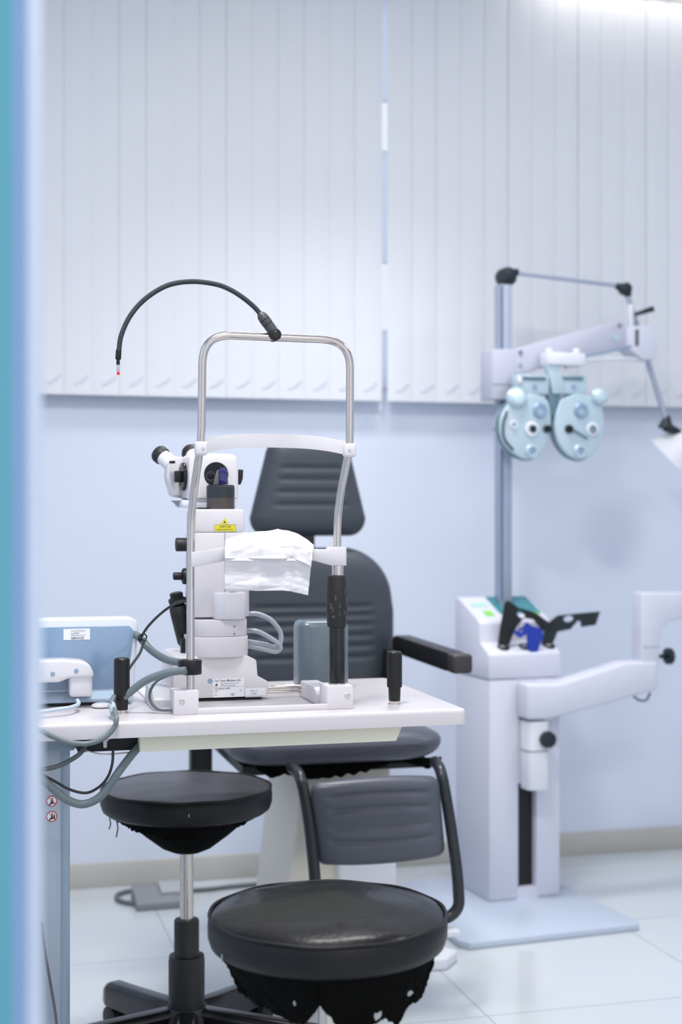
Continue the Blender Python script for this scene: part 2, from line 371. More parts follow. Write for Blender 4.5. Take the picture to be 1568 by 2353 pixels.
# warning stickers on the column
for i, py in enumerate((1841, 1876)):
    q = T.L(119, py, .1195); r_ = 0.0092
    ring = bmesh.new(); n = 40
    for k in range(n):
        A0, A1 = 2*math.pi*k/n, 2*math.pi*(k+1)/n
        vv = [ring.verts.new((q.x+rr*math.cos(an), .1192, q.z+rr*math.sin(an))) for rr, an in ((r_, A0), (r_, A1), (r_*.84, A1), (r_*.84, A0))]; ring.faces.new(vv)
    sl = r_*.62
    ring = prism([(q.x-sl, q.z+sl+.0006), (q.x-sl+.0006, q.z+sl+.001), (q.x+sl+.0006, q.z-sl), (q.x+sl, q.z-sl-.0006)], .1188, .1191, 'xz', bm=ring)
    st = mk('warning_sticker', disc((q.x, .1197, q.z), r_*.95, .0003), M_label, tb, label='round red prohibition sticker, upper of the two' if i == 0 else 'round red prohibition sticker, lower of the two')
    mk('red_ring', ring, M_red, st)
    fg = prism([(q.x-.005, q.z-.006), (q.x-.001, q.z-.001), (q.x-.001, q.z+.002), (q.x+.001, q.z+.003), (q.x+.003, q.z-.001), (q.x+.002, q.z-.005), (q.x, q.z-.004), (q.x-.003, q.z-.0065)], .1189, .1193, 'xz')
    disc((q.x+.0008, .1193, q.z+.0045), .0013, .0004, 12, fg)
    if i == 0: box(q.x+.003, q.x+.006, .1189, .1193, q.z-.004, q.z-.0028, bm=fg)
    else: box(q.x+.0035, q.x+.0055, .1189, .1193, q.z-.005, q.z+.003, bm=fg)
    mk('pictogram', fg, M_ink, st)
# grab handles screwed to the table top
for (px, py, lb) in ((907, 1618, 'black grab handle nearest the table corner'), (280, 1639, 'black grab handle in front of the console')):
    q = T.Z(px, py, ZT)
    hd = mk('grab_handle', lathe([(0, .006), (.0098, .006), (.0105, .008), (.011, .028), (.0112, .030), (.0135, .031), (.0136, .034), (.0136, .088), (.0132, .092), (.011, .0945), (.004, .0955), (0, .0955)], (q.x, q.y, ZT)), M_black, tb, label=lb)
    mk('collar', lathe([(0, .0), (.0118, 0), (.0118, .002), (.0098, .0022), (.0098, .006), (0, .006)], (q.x, q.y, ZT)), M_chrome, hd)
# ---------------------------------------------------------------- patient head rest
hr = T.thing('head_rest', 'chrome patient head rest with white forehead band on white table', 'head rest')
VP = .075
bl0, bl1 = T.L(400, 1640, .05).x, T.L(457, 1640, .05).x; br0, br1 = T.L(752, 1630, .05).x, T.L(812, 1630, .05).x
mk('base_block', box(bl0, bl1, .05, .105, ZT, ZT+.041, .0015), M_white, hr); mk('base_block', box(br0, br1, .05, .105, ZT, ZT+.041, .0015), M_white, hr)
mk('base_bar', box(bl1-.001, br0+.001, .05, .058, ZT, ZT+.010, .0008), M_white, hr)
for px, py in ((418, 1612), (799, 1599)):
    q = T.L(px, py, .05); s1 = mk('screw', lathe([(0, 0), (.0052, 0), (.0052, .0008), (.0046, .0014), (.0028, .0014), (.0026, .0004), (0, .0004)], (q.x, .0505, q.z), (0, -1, 0)), M_steel, hr)
# chrome frame: lower posts, bends, top bar
def U(px, py, v): return T.L(px, py, v)
VT = .028
pl = [U(438, 1592, VP), U(438, 1300, VP), U(440, 1165, VP), U(458, 1045, VT+.003), U(463, 1000, VT), U(466, 768, VT), U(805, 782, VT), U(804, 1000, VT), U(802, 1040, VT+.003), U(776, 1165, VP), U(775, 1310, VP)]
mk('chrome_frame', tube(rnd(pl, [.02, .05, .03, .03, .050, .050, .03, .03, .05], 10), .0069, straight=True, seg=24), M_chrome, hr, 60)
q = U(775, 1310, VP)
z1300, z1323, z1440, z1578 = U(775, 1300, VP).z, U(775, 1323, VP).z, U(775, 1440, VP).z, U(775, 1580, VP).z
mk('height_sleeve', cyl((q.x+.001, VP, z1323-.005), (q.x+.001, VP, z1300+.004), .0103, .0005), M_chrome, hr)
mk('grip', lathe([(0, z1440), (.0165, z1440), (.0172, z1440+.004), (.0190, z1440+.030), (.0187, z1440+.055), (.0172, z1323-.004), (.016, z1323), (0, z1323)], (q.x-.0005, VP, 0)), M_blacks, hr)
sc = bmesh.new(); random.seed(4)
for k in range(12):
    an = R(random.uniform(215, 325)); zz = z1440+random.uniform(.012, .075); rr = .0193 - .0008*abs(zz-z1440-.035)/.035
    X0 = Vector((q.x-.0005+rr*math.cos(an), VP+rr*math.sin(an), zz)); tg = Vector((-math.sin(an), math.cos(an), 0)); hh = random.uniform(.001, .006); ww = random.uniform(.0003, .0009)
    vv = [sc.verts.new(X0+tg*s*ww+Vector((s*.0004, 0, z_*hh))) for s, z_ in ((-1, -1), (1, -1), (1, 1), (-1, 1))]; sc.faces.new(vv)
mk('scratches', sc, M_scuff, hr)
mk('post_tube', cyl((q.x, VP, ZT+.041), (q.x, VP, z1440), .0142, .0006), M_blackg, hr)
mk('post_foot', cyl((q.x, VP, ZT+.0405), (q.x, VP, ZT+.0435), .0155, .0006), M_chrome, hr)
# clamp with cable on left post
q = U(438, 1530, VP)
zc0, zc1 = U(438, 1549, VP).z, U(438, 1516, VP).z
cb = lathe([(0, zc0), (.0175, zc0), (.0182, zc0+.001), (.0182, zc1-.001), (.0175, zc1), (0, zc1)], (q.x+.001, VP, 0)); box(q.x-.020, q.x, VP-.008, VP+.012, zc0+.004, zc1-.001, .001, bm=cb)
mk('cable_clamp', cb, M_black, hr)
# forehead band (a curved strap bowed towards the microscope)
def band(parent):
    t = bmesh.new(); n = 60; a0 = U(462, 1030, VT); a1 = U(803, 1034, VT); rows = []
    hh = .0118
    for i in range(n+1):
        f = i/n; s = 4*f*(1-f); s = s**0.8
        x = a0.x+(a1.x-a0.x)*f; zc = a0.z+(a1.z-a0.z)*f+.0175*s+.001*math.sin(f*9); y = VT-.006+.05*s
        rows.append([t.verts.new((x, y, zc-hh)), t.verts.new((x, y-.0012, zc)), t.verts.new((x, y, zc+hh)), t.verts.new((x, y+.004, zc+hh)), t.verts.new((x, y+.004, zc-hh))])
    for A, B in zip(rows, rows[1:]):
        for k in range(5): t.faces.new((A[k], B[k], B[(k+1) % 5], A[(k+1) % 5]))
    t.faces.new(rows[0]); t.faces.new(rows[-1][::-1])
    b = mk('forehead_band', t, M_band, parent)
    for (px, c, s_) in ((462, a0, 1), (803, a1, -1)):
        sl = mk('band_sleeve', prism([(c.x-.0105, VT-.0098), (c.x+.0105, VT-.0098), (c.x+.0105, VT+.009), (c.x-.0105, VT+.009)], c.z-.0122, c.z+.0112, 'xy', .004, 3), M_band, b)
        mk('screw', lathe([(0, 0), (.0024, 0), (.0022, .001), (0, .0012)], (c.x+.002*s_, VT-.0098, c.z-.001), (0, -1, 0)), M_steel, sl)
band(hr)
# chin rest bracket: sleeves on the posts, arms, cup
def arm(pts, v0, v1): return prism([(U(px, py, v0).x, U(px, py, v0).z) for px, py in pts], v0, v1, 'xz', .0015)
cr = mk('chin_rest', arm([(440, 1270), (522, 1257), (545, 1257), (545, 1288), (522, 1288), (440, 1304)], VP-.010, VP-.003), M_white, hr)
mk('chin_bracket', arm([(722, 1262), (757, 1263), (759, 1257), (797, 1257), (797, 1300), (764, 1300), (722, 1288), (700, 1286), (700, 1262)], VP-.012, VP+.014), M_white, hr)
ca, cb2 = U(545, 1272, VP-.01), U(700, 1272, VP-.01)
mk('chin_cup', prism([(ca.x-.002, ca.z-.010), (cb2.x+.002, ca.z-.010), (cb2.x+.002, ca.z+.008), (cb2.x-.02, ca.z+.018), ((ca.x+cb2.x)/2, ca.z+.014), (ca.x+.02, ca.z+.018), (ca.x-.002, ca.z+.008)], VP-.03, VP+.02, 'xz', .004, 3), M_white, cr)
# gooseneck fixation lamp: joint, handle, neck, sleeve, tip
j_ = U(633, 769, VT-.011)
gl = mk('fixation_lamp', cyl((j_.x, VT+.012, j_.z), (j_.x, VT-.016, j_.z), .0100, .002), M_black, hr, label='black gooseneck fixation lamp clamped to the top bar')
mk('clamp_face', cyl((j_.x, VT-.016, j_.z), (j_.x, VT-.0168, j_.z), .0062, .0004), M_blackg, gl)
h0, h1 = U(630, 764, VT-.006), U(597, 719, VT)
dv = h1-h0; dl = dv.length
mk('lamp_handle', lathe([(0, 0), (.0088, 0), (.0093, dl*.38), (.0082, dl*.40), (.0094, dl*.42), (.0096, dl*.60), (.0084, dl*.62), (.0095, dl*.64), (.0086, dl*.85), (.0048, dl), (0, dl)], h0, dv), mat('grey_handle', (62, 63, 66), .45), gl)
nk = [U(598, 721, VT), U(585, 706, VT), U(560, 685, VT), U(530, 666, VT), (U(495, 653, VT)), U(440, 647, VT), U(385, 656, VT), U(335, 686, VT), U(300, 725, VT), U(279, 770, VT), U(273, 808, VT)]
def gr(f): return .0042+.00022*math.sin(f*900)
mk('gooseneck', tube(nk, .0042, n=16, seg=16), mat('gooseneck_black', (34, 44, 48), .4, bump=.8, bscale=900), gl, 60)
mk('neck_sleeve', cyl(U(273, 804, VT), U(271.5, 826, VT), .0048, .001), M_black, gl)
mk('lamp_stem', cyl(U(271.5, 826, VT), U(271.5, 838, VT), .0030, .0004), M_navyk, gl)
mk('lamp_bulb', cyl(U(271.5, 838, VT), U(271.7, 855, VT), .0025, .0004), mat('clear_bulb', (215, 200, 205), .15, trans=.4), gl)
mk('lamp_tip', cyl(U(271.7, 854, VT), U(272, 861.5, VT), .0026, .0012), M_redlamp, gl)
# ---------------------------------------------------------------- tissue over the chin cup
top = [(517, 1240), (560, 1228), (592, 1220), (615, 1218), (638, 1213), (660, 1218), (685, 1226), (706, 1238), (722, 1252)]
bot = [(516, 1354), (560, 1356), (590, 1358), (650, 1357), (668, 1359), (690, 1364), (708, 1368)]
def itp(P, f):
    f = f*(len(P)-1); i = min(int(f), len(P)-2); g = f-i; return (P[i][0]*(1-g)+P[i+1][0]*g, P[i][1]*(1-g)+P[i+1][1]*g)
tt = bmesh.new(); NX, NY = 70, 70; G = []
VTI = VP-.034
for i in range(NX+1):
    f = i/NX; tx, ty = itp(top, f); bx, by = itp(bot, f); col = []
    for j in range(NY+1):
        g = j/NY
        if g < .15:
            k = g/.15; P0 = U(tx, ty+14, VP+.035); P1 = U(tx, ty, VP+.005); P = P0*(1-k)+P1*k
        elif g < .4:
            k = (g-.15)/.25; yy = 1283 if f < .7 else 1283+(f-.7)*60
            xx = tx*(1-k*.5)+bx*k*.5; v_ = VP+.005+(VTI-VP-.005)*math.sin(k*math.pi/2)
            P = U(xx, ty+(yy-ty)*(k**1.15), v_)
        else:
            k = (g-.4)/.6; yy = 1283 if f < .7 else 1283+(f-.7)*60
            xm = tx*.5+bx*.5; bulge = .006*math.sin(math.pi*min(1, k*1.2))
            P = U(xm*(1-k)+bx*k, yy+(by-yy)*k, VTI+bulge*.5)
        nn = noise.noise(Vector((f*3.2, g*5+1, 3.3)))*.009*(1 if g < .45 else .35)+noise.noise(Vector((f*9+g*3, g*12, 1.3)))*.0035*(1 if g < .33 else .25)
        if .36 < g < .44: nn += .0022*math.exp(-((g-.4)/.012)**2)
        nn += -.0015*math.exp(-((f-.34)/.012)**2) - .0012*math.exp(-((f-.68)/.012)**2)
        P = Vector((P.x, P.y-abs(nn)*1.2 if g > .15 else P.y, P.z+(nn*.35 if g < .38 and .03 < f < .97 else 0)))
        col.append(tt.verts.new(P))
    G.append(col)
for i in range(NX):
    for j in range(NY): tt.faces.new((G[i][j], G[i+1][j], G[i+1][j+1], G[i][j+1]))
ts = mk('paper_tissue', tt, M_tissue, None, 70); ts.location = T.o; ts.rotation_euler = (0, 0, R(YAW))
md = ts.modifiers.new('s', 'SOLIDIFY'); md.thickness = .0005
setp(ts, 'crumpled white paper tissue draped over the chin rest', 'tissue')
# ---------------------------------------------------------------- slit lamp microscope
sl = T.thing('slit_lamp', 'white slit lamp microscope on the table behind the chrome head rest', 'microscope')
VB = .21
def P2(px, py, v): q = U(px, py, v); return (q.x, q.z)
base_pts = [P2(398, 1607, VB), P2(617, 1607, VB), P2(617, 1566, VB), P2(593, 1555, VB), P2(590, 1517, VB), P2(567, 1506, VB), P2(405, 1508, VB), P2(398, 1520, VB)]
base_pts = [(x, max(z, ZT+.003)) for x, z in base_pts]; base_pts[1] = (base_pts[1][0], base_pts[0][1])
mk('base_housing', prism(base_pts, VB, VB+.15, 'xz', .003, 2), M_white, sl)
mk('base_skid', box(base_pts[0][0]+.004, base_pts[1][0]-.012, VB+.004, VB+.14, ZT, ZT+.0033), M_black, sl)
# corner panel line on base front
a = U(575, 1520, VB); b_ = U(578, 1555, VB)
def pillar(x0, x1, v0, v1, z0, z1, e=2.6, bevel=.002, n=48, bm=None):
    cx, cy, a_, b = (x0+x1)/2, (v0+v1)/2, (x1-x0)/2, (v1-v0)/2
    pts_ = []
    for k in range(n):
        an = 2*math.pi*k/n; c, s = math.cos(an), math.sin(an)
        pts_.append((cx+a_*math.copysign(abs(c)**(2/e), c), cy+b*math.copysign(abs(s)**(2/e), s)))
    t = bmesh.new(); A = [t.verts.new((p[0], p[1], z0)) for p in pts_]; B = [t.verts.new((p[0], p[1], z1)) for p in pts_]
    f0 = t.faces.new(A); f1 = t.faces.new(B[::-1])
    for i in range(n): t.faces.new((A[i], B[i], B[(i+1) % n], A[(i+1) % n]))
    bmesh.ops.recalc_face_normals(t, faces=t.faces)
    bev(t, bevel, 2, list(f0.edges)+list(f1.edges)); return join(bm, t)
def ZX(px, v): return U(px, 1300, v).x
def ZZ(py, v=.25): return U(505, py, v).z
mk('swivel_ring', pillar(ZX(425, .27), ZX(568, .25), .200, .33, ZZ(1510, .21), ZZ(1463, .21)-.0004, 3.2), M_white, sl)
mk('arm_ring', pillar(ZX(432, .27), ZX(566, .25), .205, .325, ZZ(1463, .21), ZZ(1424, .21)-.0004, 3.2), M_white, sl)
mk('screw', disc(U(539, 1440, .2035), .0013, .0012), M_brown, sl); mk('screw', disc(U(539, 1457, .2035), .0013, .0012), M_brown, sl)
q = U(488, 1448, .2065); mk('socket_hole', lathe([(0, 0), (.0038, 0), (.0036, .0006), (0, .0006)], (q.x, .2078, q.z), (-.15, -1, 0), sx=.7), M_navyk, sl)
hs = mk('lamp_housing', pillar(ZX(493, .21), ZX(567, .22), .200, .275, ZZ(1424, .21), ZZ(1362, .21), 3.0, .003), M_whiteg, sl)
q = U(533, 1366, .225); mk('vent_slot', box(q.x-.007, q.x+.007, .216, .219, ZZ(1362, .21)-.001, ZZ(1362, .21)+.0008), M_black, hs)
mk('tower', pillar(ZX(432, .26), ZX(570, .26), .225, .315, ZZ(1418, .23), ZZ(1224, .23)-.0003, 4.5, .003), M_white, sl)
q = U(454, 1320, .24); mk('socket_hole', lathe([(0, 0), (.0085, 0), (.008, .001), (0, .001)], (q.x, .232, q.z), (-.5, -1, 0), sx=.55), M_navyk, sl)
a, b_ = U(517, 1224, .2243), U(517, 1362, .2243)
mk('seam', box(a.x-.0004, a.x+.0004, .2240, .2256, b_.z, a.z), M_inkg, sl)
VC = .232
cap = mk('tower_cap', prism([P2(445, 1222, VC), P2(563, 1222, VC), P2(562, 1174, VC), P2(553, 1170, VC), P2(452, 1170, VC), P2(445, 1176, VC)], VC, .315, 'xz', .003, 3), M_white, sl)
# yellow laser label
a, b_ = U(493, 1221.5, VC), U(542, 1205.5, VC); lbm = box(a.x, b_.x, VC-.0004, VC-.0001, a.z, b_.z)
lb = mk('laser_label', prism([P2(507.5, 1204, VC), P2(526, 1204, VC), P2(516.5, 1190, VC)], VC-.0004, VC-.0001, 'xz', bm=lbm), M_yellow, cap, label='yellow laser warning label')
fr_ = bmesh.new(); th = .0004
box(a.x, b_.x, VC-.0006, VC-.0004, a.z, a.z+th, bm=fr_); box(a.x, b_.x, VC-.0006, VC-.0004, b_.z-th, b_.z, bm=fr_); box(a.x, a.x+th, VC-.0006, VC-.0004, a.z, b_.z, bm=fr_); box(b_.x-th, b_.x, VC-.0006, VC-.0004, a.z, b_.z, bm=fr_)
disc(U(516.5, 1199.5, VC-.0004), .0014, .0003, 12, fr_)
for k in range(8):
    c0 = U(516.5, 1199.5, VC-.0005); an = k*math.pi/4; d = Vector((math.cos(an), 0, math.sin(an))); nrm = Vector((-d.z, 0, d.x))*.00015
    v4 = [fr_.verts.new(c0+d*.001-nrm), fr_.verts.new(c0+d*.0028-nrm), fr_.verts.new(c0+d*.0028+nrm), fr_.verts.new(c0+d*.001+nrm)]; fr_.faces.new(v4)
mk('label_print', fr_, M_ink, lb)
q = U(500, 1213, VC-.0006); text('APERTURE', .0046, (a.x+.009, VC-.0005, a.z+.0072), lb, M_ink, 1.0)
text('LASER RADIATION', .0040, (a.x+.0025, VC-.0005, a.z+.0022), lb, M_ink, .95)
# illumination mirror turret in front of head
c0 = U(507, 1140, .262)
zt0, zt1, zt2 = ZZ(1170, .25), ZZ(1143, .24), ZZ(1114, .24)
mk('mirror_mount', lathe([(0, zt0), (.0262, zt0), (.0256, zt1), (0, zt1)], (c0.x, .262, 0)), M_brown, sl)
mk('filter_ring', lathe([(0, zt1), (.0262, zt1), (.0262, zt2-.003), (.0250, zt2-.002), (.0250, zt2), (0, zt2)], (c0.x, .262, 0)), mat('dark_ring', (40, 44, 50), .4), sl)
mk('mount_foot', box(c0.x-.042, c0.x-.020, .25, .30, zt0, zt0+.003, .001), M_black, sl)
# microscope head
VH = .305
hx0, hx1 = ZX(435, VH), ZX(549, VH); hxl = hx0-.004
zh_0, zh_1 = ZZ(1150, VH), ZZ(1044, VH)
plan = [(hx1, VH+.005), (hx1-.006, VH), (hx0, VH), (hxl, VH+.055), (hxl+.004, VH+.11), (hx1, VH+.11)]
hb = bmesh.new()
lev = [(zh_0, 0.004), (zh_0+.004, 0), (zh_1-.016, 0), (zh_1-.007, .003), (zh_1-.002, .010), (zh_1, .022)]
cxh = sum(p[0] for p in plan)/6; cyh = sum(p[1] for p in plan)/6; rg = []
for z, ins in lev:
    r1 = []
    for (x, y) in plan:
        d = Vector((cxh-x, cyh-y)); d = d.normalized()*ins; r1.append(hb.verts.new((x+d.x, y+d.y, z + (.004*(1-((x-cxh)/.065)**2) if ins >= .003 else 0))))
    rg.append(r1)
for A, B in zip(rg, rg[1:]):
    for k in range(6): hb.faces.new((A[k], A[(k+1) % 6], B[(k+1) % 6], B[k]))
hb.faces.new(rg[0]); hb.faces.new(rg[-1][::-1])
head = mk('microscope_head', hb, M_white, sl, 25)
bvm = head.modifiers.new('b', 'BEVEL'); bvm.width = .003; bvm.segments = 3; bvm.limit_method = 'ANGLE'; bvm.angle_limit = R(20)
mk('head_base', box(ZX(412, VH+.04), ZX(546, VH), VH+.004, VH+.10, ZZ(1166, VH), zh_0, .004), M_unitw, sl)
mk('bayonet', lathe([(0, -.012), (.012, -.012), (.026, 0), (0, 0)], (ZX(424, VH+.05), VH+.05, zh_0)), mat('grey_metal', (150, 152, 156), .35, metal=.6), sl)
q = U(497, 1090, VH)
ap = mk('objective_opening', lathe([(.0, -.003), (.0232, -.003), (.0232, .0008), (.0, .0008)], (q.x, VH, q.z), (0, -1, 0)), M_glassdk, head)
oc = U(484, 1094, VH-.001); mk('lens_ring', lathe([(.006, 0), (.010, 0), (.010, .0015), (.006, .0015), (.006, 0)], (oc.x, VH-.0008, oc.z), (0, -1, 0)), mat('lens_ring', (34, 38, 48), .25), ap)
oc = U(484, 1094, VH-.001); mk('lens', lathe([(0, .001), (.003, .0008), (.006, 0)], (oc.x, VH-.0009, oc.z), (0, -1, 0)), M_glassdk, ap)
mr = prism([P2(504, 1113, VH-.012), P2(524, 1113, VH-.012), P2(522, 1075, VH-.012), P2(504, 1075, VH-.012)], VH-.014, VH-.006, 'xz', .0006)
mk('mirror', mr, M_bluem, sl, label='tall dark blue mirror in front of the objective')
mk('mirror_holder', prism([P2(491, 1113, VH-.01), P2(503, 1113, VH-.01), P2(503, 1078, VH-.01), P2(498, 1084, VH-.01)], VH-.010, VH-.002, 'xz', .0004), mat('holder_grey', (112, 110, 116), .45), sl)
# magnification knob on angled left face
nrm = Vector((-(.055), -(hx0-hxl), 0)).normalized()
mid = Vector((hx0-.0025, VH+.040, U(418, 1095, VH+.027).z)); mid = mid+nrm*.0005
kn = mk('magnification_knob', lathe([(0, 0), (.0262, 0), (.0270, .0015), (.0270, .004), (.0255, .006), (.018, .007), (.017, .006), (0, .006)], mid, nrm), M_blackg, head)
tang = Vector((-nrm.y, nrm.x, 0))
kb = box(-.008, .008, -.011, .011, .005, .019, .002); xf(kb, Matrix.Translation(mid) @ Matrix(((tang.x, 0, nrm.x, 0), (tang.y, 0, nrm.y, 0), (0, 1, 0, 0), (0, 0, 0, 1)))); mk('knob_grip', kb, M_black, kn)
a = U(549, 1095, VH+.02)
mk('side_knob', prism([(a.x-.001, a.z+.014), (a.x+.009, a.z+.013), (a.x+.008, a.z-.004), (a.x+.004, a.z-.015), (a.x-.001, a.z-.016)], VH+.02, VH+.045, 'xz', .001), M_black, head)
# eyepieces
def eyepiece(px0, py0, v0, px1, py1, v1, lab):
    A, B = U(px0, py0, v0), U(px1, py1, v1); d = (B-A).normalized(); Ln = (B-A).length
    e = mk('eyepiece', lathe([(0, 0), (.0165, 0), (.0160, Ln*.6), (.0150, Ln*.82), (.0150, Ln*.9), (0, Ln*.9)], A, d), M_whiteg, head, label=lab)
    mk('eyecup', lathe([(0, 0), (.0165, 0), (.0178, .003), (.0178, .013), (.0158, .017), (.0120, .0175), (.0105, .013), (0, .013)], A+d*Ln*.88, d), M_blacks, e)
eyepiece(408, 1078, VH+.085, 371, 1047, VH+.115, 'white eyepiece with black cup, left')
eyepiece(462, 1070, VH+.085, 440, 1043, VH+.125, 'white eyepiece with black cup, mostly behind the chrome post')
mk('prism_body', prism([P2(384, 1063, VH+.08), P2(400, 1050, VH+.08), P2(420, 1050, VH+.08), P2(420, 1145, VH+.08), P2(394, 1140, VH+.08), P2(382, 1100, VH+.08)], VH+.07, VH+.115, 'xz', .004, 3), M_white, head)
mk('bracket', box(*sorted((U(392, 1063, VH+.04).x, U(404, 1063, VH+.04).x)), VH+.045, VH+.06, U(400, 1065, VH+.05).z, U(400, 1059, VH+.05).z, .0008), M_black, head)
# knobs left of tower
def knobx(px0, px1, py, r, v, m, b=.002): A, B = U(px0, py, v), U(px1, py, v); return cyl((A.x, v, A.z), (B.x, v, A.z), r, b)
mk('slit_knob', knobx(404, 436, 1251.5, .0125, .26, M_blacks), M_blacks, sl)
k2 = mk('filter_knob', knobx(398, 420, 1324, .0072, .265, M_blacks), M_black, sl); mk('knob_flange', knobx(418, 432, 1324, .0150, .265, M_black, .004), M_black, k2)
# joystick
jA, jB = U(424, 1488, .30), U(408, 1383, .29); jd = (jB-jA); jl = jd.length
jk = mk('joystick', lathe([(0, 0), (.006, 0), (.0115, jl*.12), (.0165, jl*.72), (.0170, jl*.86), (.0135, jl*.93), (.008, jl*.95), (0, jl*.95)], jA, jd), M_blacks, sl)
mk('joystick_cap', lathe([(0, 0), (.010, 0), (.016, .004), (.0165, .012), (.012, .015), (.0125, .022), (.010, .024), (0, .024)], jA+jd*.93, jd), M_black, jk)
mk('lever', box(ZX(416, .27), ZX(428, .27), .265, .28, ZZ(1530, .26), ZZ(1466, .26), .001), M_black, sl)
# rounded white shoulder behind clamp
mk('shoulder', pillar(ZX(378, .30), ZX(440, .30), .27, .36, ZT+.003, ZZ(1508, .30), 2.4, .006), M_whiteg, sl)
# rails and rack covers
ra = U(600, 1577, .235); rb = U(752, 1577, .235)
for zz, r_ in ((1578, .0034), (1588, .0028)):
    z_ = U(680, zz, .235).z; mk('guide_rod', cyl((ra.x, .235, z_), (rb.x+.0, .235, z_), r_, 0), M_chrome, sl)
pn = U(742, 1584, .16); gearbm = bmesh.new()
for k in range(7): join(gearbm, cyl((pn.x-.004+k*.0035, .235, U(680, 1583, .235).z), (pn.x-.0025+k*.0035, .235, U(680, 1583, .235).z), .0115, .0003))
mk('pinion', gearbm, mat('pinion', (196, 196, 170), .5), sl)
for (pa, pb, lbx) in ((716, 762, 'rack cover right'), (346, 402, 'rack cover left')):
    x0, x1 = U(pa, 1590, .15).x, U(pb, 1590, .15).x
    zc = ZT+.030 if pa > 500 else ZT+.034
    o = thing('rack_cover', 'white rack cover on the table, '+('right of the guide rods' if pa > 500 else 'left of the slit lamp base'), 'cover', T.o, YAW, None)
    mk('shell', prism([(.115, ZT), (.115, ZT+.018), (.135, zc), (.235 if pa > 500 else .22, zc), (.245 if pa > 500 else .235, ZT)], x0, x1-.004, 'yz', .002), M_white if pa > 500 else mat('frosted_cover', (225, 226, 230), .25, trans=.3), o)
    mk('rack', box(x0+.006, x1-.006, .10, .40, ZT, ZT+.004, .0005), M_unitw, o)
# data plates on base front
a, b_ = U(490, 1603, VB), U(561, 1558, VB)
pp = mk('data_plate', box(a.x, b_.x, VB-.0004, VB+.0001, a.z, b_.z), M_label, sl)
hB = b_.z-a.z; X0 = a.x+.0015
for s, sz, fx, fz, m_, bo, sx in (('Carl Zeiss Meditec AG', .0060, 0, .84, M_ink, .00004, .88), ('Goeschwitzer Strasse 51-52', .0038, .22, .71, M_inkg, 0, .78), ('07745 Jena, Germany', .0038, .22, .60, M_inkg, 0, .85), ('LSL green combi', .0050, .02, .43, M_ink, .00003, .85), ('REF', .0036, .02, .29, M_inkg, 0, 1), ('0088-12345', .0001, .5, .29, M_inkg, 0, 1), ('SN', .0036, .02, .10, M_inkg, 0, 1), ('CE', .0058, .56, .08, M_ink, .00004, 1), ('Z', .005, .88, .30, M_inkg, 0, 1)):
    if sz < .001: continue
    text(s, sz, (X0+fx*(b_.x-a.x-.003), VB-.0005, a.z+fz*hB), pp, m_, sx, bold=bo)
fx_ = X0+.002; mk('factory_symbol', prism([(fx_, a.z+.62*hB), (fx_+.0045, a.z+.62*hB), (fx_+.0045, a.z+.79*hB), (fx_+.003, a.z+.71*hB), (fx_+.0025, a.z+.73*hB), (fx_+.0012, a.z+.68*hB), (fx_, a.z+.68*hB)], VB-.0007, VB-.0004, 'xz'), M_ink, pp)
mk('rule', box(a.x, b_.x, VB-.0006, VB-.0004, a.z+.555*hB, a.z+.565*hB), M_inkg, pp)
b2a, b2b = U(564, 1602, VB), U(611, 1580, VB)
p2 = mk('data_plate', box(b2a.x, b2b.x, VB-.0004, VB+.0001, b2a.z, b2b.z), M_label, sl)
text('2016-12', .0042, (b2a.x+.009, VB-.0005, b2a.z+.0098), p2, M_inkg); text('V2480', .0042, (b2a.x+.010, VB-.0005, b2a.z+.0045), p2, M_inkg); mk('rule', box(b2a.x+.001, b2b.x-.001, VB-.0006, VB-.0004, b2a.z+.0018, b2a.z+.0022), M_inkg, p2)
mk('round_badge', disc(U(483, 1565, VB), .0046, .0004), mat('badge_blue', (132, 158, 184), .4), sl)
# hoses at right of tower
for pts_ in ([(562, 1411, .27), (592, 1411, .265), (622, 1424, .26), (644, 1452, .26), (645, 1476, .26), (634, 1487, .262), (610, 1481, .265), (570, 1474, .27)],
             [(562, 1450, .27), (588, 1450, .262), (615, 1462, .256), (638, 1478, .255), (645, 1489, .256), (634, 1497, .26), (606, 1491, .265), (570, 1484, .27)]):
    mk('loop_hose', tube([U(*q_) for q_ in pts_], .0045, n=12, seg=16), M_hoset, sl, 60)
# ---------------------------------------------------------------- cables
def cable(name, pts_, r, m, label, cat='cable', fr=T):
    o = mk(name, tube([fr.L(*q_) for q_ in pts_], r, n=12, seg=14), m, None, 60); o.location = fr.o; o.rotation_euler = (0, 0, R(fr.yaw)); return setp(o, label, cat)
cable('ribbed_hose', [(300, 1450, .24), (322, 1466, .22), (345, 1492, .20), (378, 1514, .17), (410, 1522, .12), (424, 1523, .10)], .0068, M_hose, 'thick grey hose bound in clear wrap curving into the black post clamp', 'hose')
cable('ribbed_hose', [(270, 1615, .10), (300, 1590, .09), (335, 1564, .08), (380, 1547, .066), (428, 1540, .050)], .0066, M_hose, 'thick grey hose rising from behind the left grab handle to the post clamp', 'hose')
cable('armoured_cable', [(425, 1543, .085), (395, 1550, .09), (362, 1564, .09), (345, 1590, .085), (347, 1613, .08), (365, 1630, .075), (399, 1632, .068)], .0024, M_hosed, 'thin grey armoured cable looping beside the left foot of the head rest')
cable('power_cable', [(432, 1380, .10), (405, 1386, .115), (372, 1408, .14), (340, 1440, .18), (322, 1470, .20), (330, 1472, .19), (322, 1500, .16), (300, 1532, .13), (280, 1570, .11), (268, 1598, .10), (264, 1625, .07)], .0024, mat('black_cable', (44, 46, 50), .35), 'thin black cable running from the joystick down behind the left grab handle')
